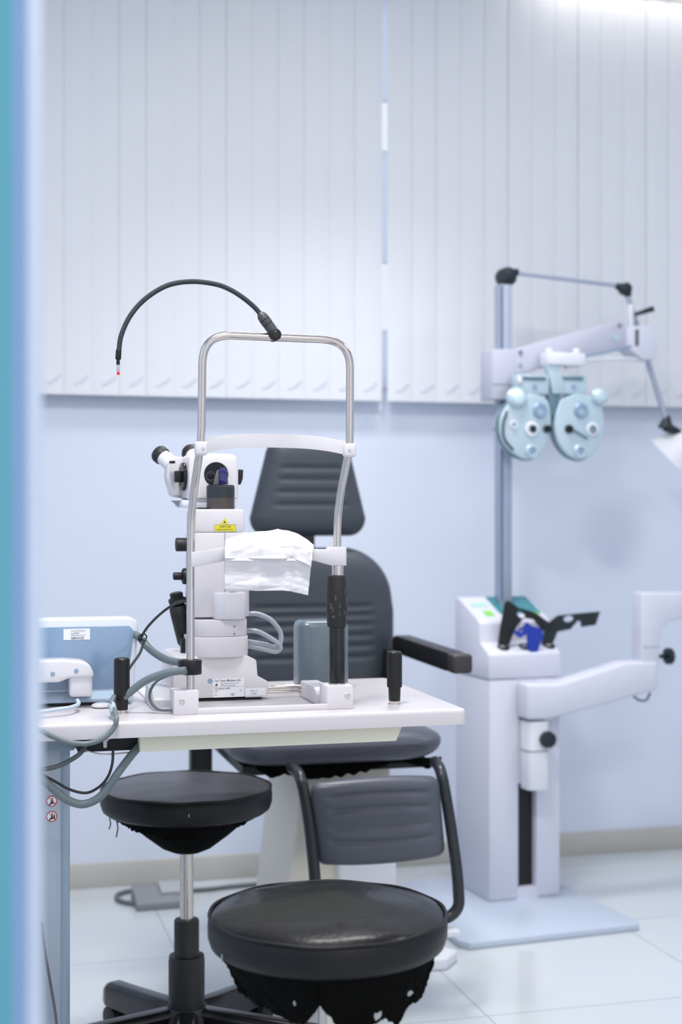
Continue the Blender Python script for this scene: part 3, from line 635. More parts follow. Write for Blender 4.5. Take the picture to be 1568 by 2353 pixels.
cable('loose_cable', [(262, 1600, .07), (256, 1615, .05), (262, 1632, .03), (268, 1650, -.004), (262, 1672, -.008), (240, 1695, -.01), (205, 1708, -.01), (165, 1707, -.01), (125, 1694, -.01), (80, 1672, -.01)], .0042, M_hose, 'grey cable drooping over the front edge of the table')
cable('loose_cable', [(196, 1716, .048), (180, 1735, .03), (150, 1753, .03), (120, 1764, .03), (70, 1772, .03)], .0040, M_hosed, 'grey cable passing from the recess across the top of the table column')
cable('power_cable', [(260, 1722, .05), (258, 1755, .045), (248, 1785, .04), (228, 1808, .04), (198, 1822, .04), (160, 1814, .04), (125, 1795, .04), (70, 1765, .04)], .0023, MATS['black_cable'], 'thin black cable hanging in a loop below the table')
cable('supply_hose', [(322, 1712, .06), (300, 1738, .04), (272, 1775, .02), (245, 1815, .02), (220, 1838, .02), (188, 1848, .02), (155, 1838, .02), (125, 1815, .02), (70, 1765, .02)], .0068, M_hose, 'thick grey hose hanging in the lowest loop under the table', 'hose')
cable('floor_lead', [(96, 2120, .10), (104, 2190, .10), (116, 2260, .10), (130, 2350, .10), (140, 2480, .10)], .0024, M_hosed, 'thin dark lead hanging down in front of the table column')
cable('loose_cable', [(178, 1609, .16), (180, 1618, .13), (160, 1626, .10), (125, 1631, .085), (70, 1640, .07)], .0034, mat('pale_cable', (190, 205, 220), .4), 'pale cable lying on the table in front of the console')
cable('wire_tie', [(322, 1474, .195), (318, 1466, .19), (322, 1459, .19), (332, 1457, .19), (337, 1463, .19), (334, 1472, .185), (330, 1480, .185)], .0013, M_blackg, 'black wire tie knotted round the grey hose', 'tie')
o = mk('cable_sleeve', cyl(T.L(257, 1618, .05), T.L(262, 1640, .026), .0062, .001), mat('grey_sleeve', (168, 182, 190), .4)); o.location = T.o; o.rotation_euler = (0, 0, R(YAW)); setp(o, 'pale grey cable sleeve at the foot of the left grab handle', 'sleeve')
# white puck
q = T.Z(234, 1626, ZT)
o = mk('round_cap', lathe([(0, 0), (.014, 0), (.0185, .003), (.0175, .006), (.011, .0085), (0, .009)], (q.x, q.y, ZT)), M_whiteg); o.location = T.o; o.rotation_euler = (0, 0, R(YAW)); setp(o, 'small round white cap lying on the table in front of the console', 'cap')
# ---------------------------------------------------------------- laser console at the left
CF = .20
q = T.Z(250, 1617, ZT); CF = q.y
cs = T.thing('laser_console', 'white console with blue grey panel at the left end of the table', 'console')
xl = U(30, 1500, CF).x; xr = U(318, 1500, CF).x; xrb = U(306, 1500, CF).x
zt_ = U(200, 1421, CF).z; zbt = ZT+.006
shell = prism([(xl, zbt), (xrb, zbt), (xrb+.0015, zbt+.02), (xr, zt_-.016), (xr-.002, zt_-.006), (xr-.012, zt_), (xl, zt_)], CF, CF+.05, 'xz', .004, 3)
mk('shell', shell, M_cons, cs)
bx_ = U(300, 1560, CF).x
mk('front_panel', prism([(xl+.004, zbt+.021), (xrb-.012, zbt+.021), (xr-.008, zt_-.024), (xr-.016, zt_-.0145), (xl+.004, zt_-.0145)], CF-.0022, CF+.001, 'xz', .001), M_screen, cs)
mk('panel_foot', prism([(CF-.018, zbt), (CF-.018, zbt+.006), (CF-.003, zbt+.018), (CF+.02, zbt+.018), (CF+.02, zbt)], xl+.002, xrb-.004, 'yz', .001), mat('console_foot', (176, 196, 216), .3), cs)
mk('rubber_foot', box(xl+.01, xrb-.01, CF-.012, CF+.045, ZT, zbt, 0), M_black, cs)
la, lb_ = U(146, 1471, CF-.0022), U(207, 1444, CF-.0022)
lp = mk('type_label', box(la.x, lb_.x, CF-.0027, CF-.0021, la.z, lb_.z), M_label, cs)
for s, fz in (('CAUTION', .78), ('LASER', .58), ('PRODUCT', .38)): text(s, .0042, (la.x+.013, CF-.0028, la.z+fz*(lb_.z-la.z)-.001), lp, M_inkg, 1.3)
text('SERVICE', .0052, (la.x+.013, CF-.0028, la.z+.0012), lp, M_ink, 1.2, bold=.0001)
# white solid made up for the blurred reflection in the console panel
WV = CF-.054
hp = mk('reflection_form', box(U(160, 1590, WV).x, U(213, 1590, WV).x, WV, WV+.050, U(190, 1602, WV).z, U(190, 1545, WV).z, .006, 3), M_whiteg, cs, label='white rounded form standing in for a reflection on the console panel')
def W2(px, py): return P2(px, py, WV)
zf = ZT
mk('reflection_arm', prism([W2(40, 1519), W2(150, 1516), W2(190, 1519), W2(206, 1527), W2(215, 1545), W2(215, 1556), W2(160, 1558), W2(135, 1568), W2(40, 1570)], WV-.004, WV+.052, 'xz', .006, 3), M_whiteg, hp)
for px, py in ((175, 1541), (121, 1548)):
    mk('reflection_dot', lathe([(0, 0), (.004, 0), (.0035, .0012), (0, .0015)], (W2(px, py)[0], WV-.004, W2(px, py)[1]), (0, -1, 0)), M_blueg, hp)
# ---------------------------------------------------------------- smoky plastic cover behind right post
q = T.Z(748, 1589, ZT); r0, r1 = U(690, 1500, q.y).x, U(806, 1500, q.y).x
v0 = q.y; zt_ = U(748, 1427, v0).z
cv = mk('smoky_cover', pillar(r0, r1, v0, v0+.075, ZT, zt_, 4.5, .012, 56), M_cover, None, 60); cv.location = T.o; cv.rotation_euler = (0, 0, R(YAW))
setp(cv, 'smoky grey plastic cover standing upright behind the right post', 'cover')
# ---------------------------------------------------------------- stools
def ragged(parent, r, z, spans, seed, name='torn_lining'):
    t = bmesh.new(); random.seed(seed); na, nh = 150, 26; V = {}
    for i in range(na+1):
        for j in range(nh+1):
            V[i, j] = None
    for (a0, a1, prof, rad, holes, sway) in spans:
        G2 = []
        for i in range(na+1):
            f = i/na; an = R(a0+(a1-a0)*f); k = f*(len(prof)-1); i0 = min(int(k), len(prof)-2); dpt = prof[i0]*(1-(k-i0))+prof[i0+1]*(k-i0)
            dpt += .004*noise.noise(Vector((f*22, seed, 0)))+.003*noise.noise(Vector((f*60, seed, 1)))+.0015*noise.noise(Vector((f*150, seed, 1)))
            col = []
            for j in range(nh+1):
                g = j/nh; rr = rad*(1-sway*g)+.006*noise.noise(Vector((f*7, g*3, seed)))*(g+.1)+.003*noise.noise(Vector((f*20, g*8, seed)))*g
                col.append(t.verts.new((rr*math.cos(an), rr*math.sin(an), z-max(.0005, dpt)*g)))
            G2.append(col)
        for i in range(na):
            for j in range(nh):
                f, g = (i+.5)/na, (j+.5)/nh
                if any(((f-h[0])/h[2])**2+((g-h[1])/h[3])**2 < 1 for h in holes): continue
                t.faces.new((G2[i][j], G2[i+1][j], G2[i+1][j+1], G2[i][j+1]))
    o = mk(name, t, M_torn, parent, 60); m = o.modifiers.new('s', 'SOLIDIFY'); m.thickness = .0012; return o
def stool(x, y, zr, r, label, top_mat, dome, star, spans, seed, group, cone=None):
    t = thing('swivel_stool', label, 'stool', (x, y, 0), 0, group)
    s = bmesh.new(); seg = 96; rings = []
    prof = [(0, zr+dome), (r*.25, zr+dome*.96), (r*.5, zr+dome*.82), (r*.7, zr+dome*.62), (r*.85, zr+dome*.36), (r*.94, zr+dome*.12), (r*.975, zr-.001)]
    bmT = lathe(prof+[(0, zr-.004)], seg=seg)
    for v in bmT.verts:
        rr = math.hypot(v.co.x, v.co.y)
        if rr < r*.96 and v.co.z > zr: v.co.z += .003*noise.noise(Vector((v.co.x*12, v.co.y*12, seed)))
    bmesh.ops.subdivide_edges(bmT, edges=[e for e in bmT.edges], cuts=1, use_grid_fill=True)
    mk('seat_top', bmT, top_mat, t, 60)
    mk('piping', xf(tube([(r*.985*math.cos(k*2*math.pi/64), r*.985*math.sin(k*2*math.pi/64), zr+.0008*math.sin(k*.9)) for k in range(65)], .0026, n=2, seg=8), Matrix.Identity(4)), M_leathers, t, 60)
    mk('seat_side', lathe([(r*.97, zr-.001), (r*.992, zr-.003), (r*1.0, zr-.016), (r*.998, zr-.030), (r*.975, zr-.042), (r*.93, zr-.048), (0, zr-.048)], seg=seg), M_leathers, t, 60)
    ragged(t, r, zr-.046, spans, seed)
    if cone: mk('hanging_lining', lathe(cone, seg=40, sy=.8), M_torn, t, 80)
    mk('gas_lift', cyl((0, 0, .27), (0, 0, zr-.047), .0138, .0), M_steel, t)
    mk('lift_sleeve', lathe([(0, .10), (.0365, .10), (.037, .205), (.0355, .217), (.0265, .219), (.0255, .222), (.0255, .286), (.024, .290), (0, .290)]), M_blacks, t)
    hub = lathe([(0, .065), (.05, .065), (.052, .095), (.040, .115), (0, .118)]); mk('hub', hub, M_blacks, t)
    for k in range(5):
        an = R(star+72*k); d = Vector((math.cos(an), math.sin(an), 0)); Mx = Matrix.Rotation(an, 4, 'Z')
        A = bmesh.new(); sec = [(.03, .050, .115, .026), (.12, .050, .108, .025), (.22, .048, .100, .024), (.275, .046, .096, .025), (.292, .052, .088, .020)]
        rr_ = []
        for (px_, z0_, z1_, hw_) in sec:
            rr_.append([A.verts.new((px_, -hw_, z0_)), A.verts.new((px_, -hw_*.95, z1_-.010)), A.verts.new((px_, -hw_*.5, z1_)), A.verts.new((px_, hw_*.5, z1_)), A.verts.new((px_, hw_*.95, z1_-.010)), A.verts.new((px_, hw_, z0_))])
        for a1, b1 in zip(rr_, rr_[1:]):
            for q in range(6): A.faces.new((a1[q], b1[q], b1[(q+1) % 6], a1[(q+1) % 6]))
        A.faces.new(rr_[0]); A.faces.new(rr_[-1][::-1]); bev(A, .003, 2)
        lg = mk('leg', xf(A, Mx), M_blackg, t, 40)
        ce = d*.262; sd = Vector((-d.y, d.x, 0))
        wh = cyl(ce+sd*.012+Vector((0, 0, .024)), ce+sd*.024+Vector((0, 0, .024)), .024, .002); cyl(ce-sd*.012+Vector((0, 0, .024)), ce-sd*.024+Vector((0, 0, .024)), .024, .002, bm=wh); cyl(ce-sd*.013+Vector((0, 0, .024)), ce+sd*.013+Vector((0, 0, .024)), .006, 0, bm=wh)
        cyl(ce+Vector((0, 0, .024)), ce+Vector((0, 0, .056)), .005, bm=wh)
        mk('caster', wh, M_black, lg)
    return t
# front stool: long torn flaps
st1 = stool(-.0195, 2.07, .538, .1745, 'black round swivel stool nearest the camera with long torn lining', M_leather, .020, 20,
    [(203, 268, [.016, .036, .046, .052, .056, .064, .066, .036], .164, [(.78, .55, .012, .05)], .10), (267, 337, [.034, .062, .064, .066, .058, .072, .050, .046, .030, .010], .164, [(.40, .84, .030, .09), (.68, .68, .028, .08)], .0),
     (330, 572, [.012, .02, .01, .02, .012], .150, [], .1)], 3, 'black swivel stools')
mk('tear', box(-.1465, -.1450, -.0985, -.0968, .497, .506), mat('tear_grey', (150, 160, 160), .7), st1)
st2 = stool(-.315, 2.90, .560, .1745, 'black round swivel stool with sagging lining, under the table edge', M_leatherd, .008, 131,
    [(195, 262, [.004, .010, .012, .022, .020, .030], .160, [], .1), (262, 345, [.030, .028, .012, .014, .004], .160, [], .1)], 8, 'black swivel stools',
    cone=[(0, .425), (.028, .427), (.05, .436), (.085, .462), (.118, .490), (.140, .514), (0, .514)])
mk('tear', box(.0225, .0245, -.1758, -.1745, .535, .541), MATS['tear_grey'], st2)
for k, (ox, oy, ln) in enumerate(((-.125, -.11, .030), (-.145, -.075, .022))):
    mk('loose_thread', tube([(ox, oy, .512), (ox+.002, oy, .500), (ox-.001, oy-.001, .512-ln)], .0012), M_torn, st2)
# ---------------------------------------------------------------- examination chair
E = Fr(-.02, 3.50, YAW)
ec = E.thing('examination_chair', 'slate grey reclining examination chair with head rest and foot rest behind the table', 'chair')
VBK = .26
hc = E.L(708, 1120, VBK); hz0, hz1 = E.L(708, 1232, VBK).z, E.L(708, 1008, VBK).z
pxm = abs(E.L(808, 1100, VBK).x-E.L(708, 1100, VBK).x)/100
def hwh(f): return (132-(132-88)*max(0, (f-.18))/.82 - (8*(.18-f)/.18 if f < .18 else 0))*pxm
gr_ = [E.L(708, y_, VBK).z for y_ in (1076, 1102, 1131, 1160)]
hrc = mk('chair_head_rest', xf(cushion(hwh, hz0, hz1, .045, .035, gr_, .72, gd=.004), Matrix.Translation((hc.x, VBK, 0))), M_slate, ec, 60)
hn = E.L(715, 1240, VBK)
mk('head_rest_bracket', box(hn.x-.03, hn.x+.012, VBK+.005, VBK+.03, hz0-.04, hz0+.05, .003), M_blackg, ec)
bc = E.L(712, 1400, VBK); bz1 = E.L(712, 1258, VBK).z; bz0 = .60
def hwb(f): return (193-20*max(0, f-.6)/.4)*pxm
gb = [E.L(708, y_, VBK).z for y_ in (1392, 1412, 1434, 1458, 1482, 1508)]
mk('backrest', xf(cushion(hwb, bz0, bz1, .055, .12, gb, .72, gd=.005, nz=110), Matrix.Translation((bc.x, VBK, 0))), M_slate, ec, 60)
mk('back_shell', box(bc.x-.14, bc.x+.14, VBK+.024, VBK+.06, .56, bz1-.05, .02), M_cream, ec)
# seat cushion
sc_ = E.L(782, 1720, -.27); spx = abs(E.L(882, 1700, -.27).x-E.L(782, 1700, -.27).x)/100
def hws(f): return 258*spx*(1-.06*(1-f))
seat = cushion(hws, -.30, .27, .030, .07, [], nz=60, puff=7, tb=1.5)
xf(seat, Matrix.Translation((sc_.x, 0, .592)) @ Matrix.Rotation(R(-90), 4, 'X'))
# cushion front (-y) becomes up: rotate so that z->y
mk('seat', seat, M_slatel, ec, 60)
mk('seat_pan', box(sc_.x-.22, sc_.x+.22, -.24, .25, .525, .549, .006), M_black, ec)
t = bmesh.new(); xs0 = E.L(590, 1760, -.26).x; xs1 = E.L(1015, 1760, -.26).x; n = 90; rows = []
pr_ = [.008, .030, .022, .034, .036, .036, .034, .030, .026, .018, .010, .006, .018, .026, .010]
for i in range(n+1):
    f = i/n; k = f*(len(pr_)-1); i0 = min(int(k), len(pr_)-2); d = pr_[i0]*(1-k+i0)+pr_[i0+1]*(k-i0)+.005*noise.noise(Vector((f*30, 2, 1)))
    rows.append([t.verts.new((xs0+(xs1-xs0)*f, -.262+.006*noise.noise(Vector((f*14, g, 0))), .552-max(.001, d)*g)) for g in (0, .5, 1)])
for A, B in zip(rows, rows[1:]):
    for k in range(2): t.faces.new((A[k], B[k], B[k+1], A[k+1]))
o = mk('torn_lining', t, M_torn, ec); o.modifiers.new('s', 'SOLIDIFY').thickness = .002
# foot rest
VF = -.42
fc = E.L(870, 1880, VF); fz0, fz1 = E.L(870, 1976, VF).z, E.L(870, 1792, VF).z; fpx = abs(E.L(970, 1900, VF).x-E.L(870, 1900, VF).x)/100
gf = [E.L(870, y_, VF).z for y_ in (1826, 1858, 1888, 1920)]
fm = cushion(lambda f: (146)*fpx, fz0, fz1, .028, .02, gf, .86, gd=.006, off=lambda f: (.5-f)*.016)
for v in fm.verts: v.co.z += .010*(1-(v.co.x/.15)**2)*(1 if v.co.z > (fz0+fz1)/2 else -1)*.8
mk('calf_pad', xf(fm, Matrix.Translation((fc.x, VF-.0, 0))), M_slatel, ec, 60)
def EP(px, py, v): return E.L(px, py, v)
mk('foot_rest_frame', tube(rnd([EP(1000, 1750, VF+.10), EP(1014, 1768, VF+.01), EP(1034, 1880, VF), EP(1052, 2010, VF-.02), EP(1056, 2085, VF-.03), EP(1032, 2110, VF-.03), EP(760, 2120, VF-.03), EP(728, 2095, VF-.03), EP(724, 2010, VF-.02), EP(710, 1880, VF), EP(692, 1782, VF+.01), EP(670, 1762, VF+.10)], [.04, .1, .1, .04, .03, .03, .04, .1, .1, .04], 8), .0128, straight=True, seg=20), M_frameblk, ec, 60)
# white footplate
fa, fb_ = EP(745, 2125, VF-.02), EP(1040, 2118, VF-.02)
mk('foot_plate', box(fa.x, fb_.x, VF-.075, VF-.035, fb_.z-.018, fb_.z-.004, .004), M_unitw, ec)
# armrest (right) and folded down armrest (left)
ra0, ra1 = E.Z(925, 1500, .765), E.Z(1060, 1525, .765)
xa = E.L(1056, 1520, -.25).x; xb = E.L(925, 1500, .20).x; xm = (xa+xb)/2
ar = mk('armrest', prism([(-.26, .748), (-.26, .786), (-.20, .790), (.20, .795), (.22, .785), (.22, .755), (.16, .748), (-.2, .744)], xm-.022, xm+.024, 'yz', .005, 3), M_black, ec)
mk('arm_pad_end', box(xm-.024, xm+.026, -.27, -.225, .744, .789, .008, 3), mat('worn_pad', (52, 48, 48), .4), ar)
mk('arm_support', prism([(.17, .66), (.17, .76), (.21, .76), (.24, .60), (.20, .58)], xm-.05, xm-.022, 'yz', .003), M_black, ec)
xq = E.L(461, 1730, .1).x
mk('armrest', box(xq-.027, xq+.027, .08, .12, .44, .80, .006), M_black, ec, label='black left armrest folded down')
mk('arm_hinge', box(xq+.02, E.L(700, 1700, .1).x, .09, .115, .57, .60, .003), M_black, ec)
mk('seat_bracket', box(E.L(517, 1740, -.05).x, E.L(600, 1740, -.05).x, -.08, .1, .548, .575, .004), M_blackg, ec)
# pedestal
px0, px1 = E.L(672, 1850, -.15).x, E.L(925, 1850, -.15).x
mk('pedestal', prism([(px0+.03, .545), (px1-.03, .545), (px1-.02, .30), (px1+.03, .03), (px0-.03, .03), (px0, .30)], -.15, .20, 'xz', .01, 3), M_cream, ec)
mk('column_cover', box((px0+px1)/2-.03, (px0+px1)/2+.11, -.185, -.149, .10, .40, .008, 3), M_unitw, ec)
bpq = E.Z(1062, 2190, .03)
mk('base_plate', prism([(bpq.x-.46, .04), (bpq.x-.42, -.06), (bpq.x-.05, bpq.y-.03), (bpq.x, bpq.y+.03), (bpq.x-.10, .10), (bpq.x-.10, .36), (bpq.x-.46, .36)], 0, .03, 'xy', .006, 3), M_unitw, ec)
# ---------------------------------------------------------------- foot pedal and its cable
q0 = RM.Z(370, 2080, 0.0)
fp = thing('foot_pedal', 'grey foot pedal on the floor by the skirting behind the rear stool', 'pedal', RM.o, YAW)
mk('pedal_body', prism([(q0.y-.05, 0), (q0.y-.05, .022), (q0.y-.03, .03), (q0.y+.08, .042), (q0.y+.09, .03), (q0.y+.09, 0)], q0.x-.075, q0.x+.085, 'yz', .004, 2), M_pedal, fp)
mk('pedal_plate', prism([(q0.y-.01, .032), (q0.y-.01, .040), (q0.y+.07, .052), (q0.y+.07, .040)], q0.x+.0, q0.x+.07, 'yz', .002, 2), mat('pedal_light', (168, 170, 172), .5), fp)
def RZ(px, py, z=.007): return RM.Z(px, py, z)
o = mk('floor_cable', tube([RZ(322, 2078), RZ(290, 2074), RZ(270, 2066), RZ(272, 2055), RZ(300, 2047), RZ(350, 2043), RZ(420, 2046), RZ(480, 2043), RZ(540, 2036), RZ(640, 2028)], .0065, n=10), M_hosed, None, 60); o.location = RM.o; o.rotation_euler = (0, 0, R(YAW))
setp(o, 'dark grey cable looping on the floor beside the foot pedal', 'cable')
# ---------------------------------------------------------------- refraction stand
YU = 20.5; S = Fr(.4185, 4.01, YU)
ru = S.thing('refraction_stand', 'pale grey ophthalmic refraction stand with pole and arms, right of the chair', 'instrument stand')
cw = S.L(1288, 1900, 0).x; cd = .226
a, b_, c_ = S.Z(1073, 2167, .02), S.Z(1476, 2121, .02), S.Z(1290, 2040, .02)
mk('base_plate', prism([(a.x+.03, cd+.06), (a.x-.01, a.y+.03), (a.x+.01, a.y), (b_.x-.01, b_.y), (b_.x, b_.y+.015), (b_.x, cd+.06)], 0, .02, 'xy', .005, 2), mat('base_plate', (186, 198, 214), .35), ru)
ztr = S.L(1200, 1497, 0).z
zse = S.L(1200, 1560, 0).z
sl0, sl1 = S.L(1193, 1900, 0).x, S.L(1233, 1900, 0).x; zs0, zs1 = .05, S.L(1200, 1800, 0).z
# column with a front slot: two side walls, back and crown
bmc = box(0, sl0, 0, cd, .02, zse, .006); box(sl1, cw, 0, cd, .02, zse, .006, bm=bmc); box(sl0-.007, sl1+.007, .03, cd, .02, zse, bm=bmc); box(sl0-.007, sl1+.007, .001, .05, zs1, zse, bm=bmc); box(sl0-.007, sl1+.007, .001, .05, .02, zs0, bm=bmc)
mk('column', bmc, M_unit, ru)
mk('lift_slot', box(sl0, sl1, .024, .0302, zs0, zs1), M_slot, ru)
prof = [(.0, zse+.002), (.0, ztr-.008), (.012, ztr), (.058, ztr+.022), (.062, .800), (.075, .812), (cd-.02, .868), (cd, .862), (cd, zse+.002)]
mk('console_head', prism(prof, -.001, cw+.001, 'yz', .003, 2), M_unit, ru)
tl = math.atan2(.868-.812, cd-.02-.075)
def slope(v): return .812+(v-.075)*math.tan(tl)
def keypad(x0, x1, v0, v1, m, name, th=.002):
    t = bmesh.new(); V = [t.verts.new((x, v, slope(v)+h)) for h in (.0003, th) for x, v in ((x0, v0), (x1, v0), (x1, v1), (x0, v1))]
    t.faces.new(V[0:4]); t.faces.new(V[4:8])
    for k in range(4): t.faces.new((V[k], V[(k+1) % 4], V[4+(k+1) % 4], V[4+k]))
    return mk(name, t, m, ru)
keypad(cw*.38, cw*.97, .10, cd-.025, M_lcd, 'display')
keypad(cw*.70, cw*.92, .092, .108, M_green, 'green_key'); keypad(cw*.16, cw*.28, .09, .12, M_green, 'green_key'); keypad(cw*.08, cw*.30, .145, .165, mat('pale_keys', (170, 215, 200), .4), 'key_row')
# wells
for (px, py, nm) in ((1157, 1485, 0), (1206, 1486, 0), (1262, 1484, 0)):
    q = S.L(px, py, .033); z_ = ztr+.010
    mk('well_rim', lathe([(0, .0), (.017, .0), (.0185, .003), (.017, .006), (.013, .0062), (.012, .002), (0, .002)], (q.x, .033, z_-.002), (0, -.35, 1)), M_slot, ru)
# pole
xp = S.L(1157, 1300, cd-.06).x; vp = cd-.06; zpt = S.L(1157, 655, vp).z
pb = box(xp-.020, xp+.020, vp-.020, vp+.020, .80, zpt, .004)
mk('pole', pb, M_alu, ru)
mk('pole_groove', box(xp-.0185, xp-.0105, vp-.0206, vp-.0198, .86, zpt-.004), mat('groove', (92, 112, 142), .5), ru)
q = S.L(1139, 986, vp-.01); mk('pole_knob', cyl((q.x, vp, q.z), (xp-.018, vp, q.z), .006, .001), M_navyk, ru)
# clamp block and parallelogram arm
def SP(px, py, v): q = S.L(px, py, v); return (q.x, q.z)
VA = vp-.05
mk('arm_clamp', prism([SP(1132, 918, VA), SP(1192, 918, VA), SP(1190, 802, VA), SP(1132, 802, VA)], VA, vp+.03, 'xz', .004), M_arm, ru)
a, b_ = S.L(1133, 883, VA-.001), S.L(1185, 883, VA-.001); mk('clamp_gap', box(a.x, b_.x, VA-.0006, VA+.002, a.z-.0015, a.z+.0015), M_inkg, ru)
pa = mk('phoropter_arm', prism([SP(1184, 802, VA), SP(1420, 734, VA), SP(1436, 742, VA), SP(1440, 795, VA), SP(1352, 818, VA), SP(1200, 858, VA), SP(1184, 862, VA)], VA-.005, VA+.05, 'xz', .004), M_arm, ru)
for px, py, r_, m_ in ((1196, 810, .007, M_inkg), (1196, 840, .006, M_blueg), (1416, 775, .012, M_mint), (1424, 748, .006, M_inkg)):
    q = S.L(px, py, VA-.005); mk('pivot_cap', disc((q.x, VA-.005, q.z), r_, .003), m_, pa)
mk('arm_end', prism([SP(1434, 752, VA), SP(1500, 748, VA), SP(1500, 828, VA), SP(1468, 826, VA), SP(1436, 800, VA)], VA-.02, VA+.05, 'xz', .003), M_unit, ru)
a = S.L(1460, 757, VA-.02); b_ = S.L(1468, 795, VA-.02); mk('arm_slot', box(a.x, b_.x, VA-.022, VA-.018, b_.z, a.z), M_hosed, pa)
a, b_ = S.L(1459, 723, VA), S.L(1503, 709, VA-.02); mk('lock_lever', cyl(a, b_, .0055, .002, r1=.0088), M_navyk, ru)
mk('lever_post', cyl(S.L(1450, 700, VA+.02), S.L(1450, 752, VA+.02), .010, .001), M_unitw, ru)
# lower cantilever bar to phoropter
mk('hanger_bar', tube([S.L(1495, 824, VA), S.L(1380, 826, VA-.01), S.L(1345, 832, VA-.03), S.L(1300, 846, VA-.05)], .006, seg=14), M_unitw, ru)
mk('hanger_rod', tube([S.L(1450, 795, VA-.02), S.L(1400, 808, VA-.025), S.L(1340, 818, VA-.04)], .004), M_blueg, ru)
# instrument support arm at right: lower bracket, swing arm, riser
mk('lift_bracket', pillar(sl0-.002, S.L(1252, 1700, -.03).x, -.065, -.001, S.L(1200, 1815, -.04).z, S.L(1200, 1658, -.04).z, 4, .003), M_unitw, ru)
a = S.L(1222, 1745, -.066); mk('bracket_seam', pillar(sl0-.0026, S.L(1252, 1700, -.03).x+.0006, -.0656, -.0012, S.L(1200, 1727, -.04).z, S.L(1200, 1724, -.04).z, 4, 0), M_inkg, ru)
mk('slot_window', box(S.L(1194, 1640, -.001).x, S.L(1207, 1640, -.001).x, -.003, 0.001, S.L(1200, 1651, 0).z, S.L(1200, 1622, 0).z), M_slot, ru)
def lobed(r, h, n=10, loc=(0, 0, 0), axis=(0, 0, 1)):
    pts_ = [(r*(1+.06*math.cos(n*a_))*math.cos(a_), r*(1+.06*math.cos(n*a_))*math.sin(a_)) for a_ in [2*math.pi*k/60 for k in range(60)]]
    return xf(prism(pts_, 0, h, 'xy', .002, 2), Matrix.Translation(Vector(loc)) @ ax(axis))
q = S.L(1258, 1699, -.07); mk('clamp_knob', lobed(.0225, .022, loc=(q.x, -.062, q.z), axis=(0, -1, 0)), M_navyk, ru)
VR = -.05
mk('swing_arm', prism([SP(1213, 1572, VR-.02), SP(1285, 1572, VR-.02), SP(1440, 1522, VR-.02), SP(1480, 1520, VR-.02), SP(1514, 1520, VR-.02), SP(1514, 1586, VR-.02), SP(1440, 1606, VR-.02), SP(1300, 1644, VR-.02), SP(1260, 1655, VR-.02), SP(1213, 1655, VR-.02)], VR-.02, VR+.048, 'xz', .010, 3), M_unit, ru)
mk('riser', prism([SP(1478, 1362, VR-.02), SP(1600, 1362, VR-.02), SP(1600, 1415, VR-.02), SP(1545, 1428, VR-.02), SP(1522, 1448, VR-.02), SP(1518, 1530, VR-.02), SP(1478, 1530, VR-.02)], VR-.015, VR+.04, 'xz', .006, 3), M_unit, ru)
a = S.L(1479, 1488, VR-.016); b_ = S.L(1517, 1488, VR-.016); mk('riser_seam', box(a.x, b_.x, VR-.0155, VR-.0145, a.z-.001, a.z+.001), M_inkg, ru)
q0_, q1_ = S.L(1516, 1508, VR+.01), S.L(1532, 1508, VR+.01)
kk = mk('riser_knob', lobed(.0235, .016, loc=q1_, axis=(1, 0, .0)), M_navyk, ru); mk('knob_stem', cyl(q0_, q1_, .006, 0), M_navyk, kk)
mk('arm_cable', tube([S.L(1455, 1598, VR), S.L(1468, 1608, VR), S.L(1485, 1609, VR), S.L(1495, 1592, VR)], .0035), M_hosed, ru)
# ---------------------------------------------------------------- examination lamp on top of the pole
lm = S.thing('examination_lamp', 'jointed examination lamp with white cone shade on top of the pole', 'lamp')
VL = vp
j1 = S.L(1163, 637, VL)
mk('pole_joint', xf(prism([(r_*math.cos(a_), r_*math.sin(a_)) for r_, a_ in [(.028*(1 if not (.15 < (k/48.) < .30) else 1), 2*math.pi*k/48) for k in range(48)]], -.018, .018, 'xz', .004), Matrix.Translation(j1)), M_navyk, lm)
mk('joint_socket', cyl(S.L(1158, 664, VL), S.L(1160, 640, VL), .012, .002, r1=.022), M_navyk, lm); mk('joint_socket', prism([SP(1163, 617, VL), SP(1190, 619, VL), SP(1190, 632, VL), SP(1172, 650, VL)], VL-.012, VL+.012, 'xz', .003), M_navyk, lm)
mk('upper_arm', cyl(S.L(1185, 627, VL), S.L(1425, 657, VL), .0062, 0), M_alu, lm)
j2 = S.L(1437, 664, VL); mk('elbow_joint', cyl(j2-Vector((0, .014, 0)), j2+Vector((0, .014, 0)), .019, .004), M_navyk, lm)
mk('joint_socket', cyl(S.L(1415, 656, VL), S.L(1436, 664, VL), .009, .002, r1=.016), M_navyk, lm); mk('joint_socket', cyl(S.L(1446, 682, VL), S.L(1438, 664, VL), .010, .002, r1=.018), M_navyk, lm)
mk('lower_arm', cyl(S.L(1441, 672, VL), S.L(1531, 965, VL-.02), .0085, 0), M_alu, lm)
mk('shade_joint', cyl(S.L(1534, 955, VL-.02), S.L(1530, 985, VL-.02), .010, .003, r1=.024), M_navyk, lm); mk('joint_socket', cyl(S.L(1530, 980, VL-.02), S.L(1572, 1000, VL-.02), .016, .003, r1=.010), M_navyk, lm)
sa, sb = S.L(1548, 985, VL-.02), S.L(1545, 1100, VL-.10)
axd = Vector((S.L(1532, 1055, VL-.04)-S.L(1560, 990, VL-.02)));
s0 = S.L(1560, 990, VL-.02); s1 = S.L(1535, 1062, VL-.05)
axd = (S.L(1545, 1080, VL-.06)-S.L(1572, 1005, VL-.02)).normalized()
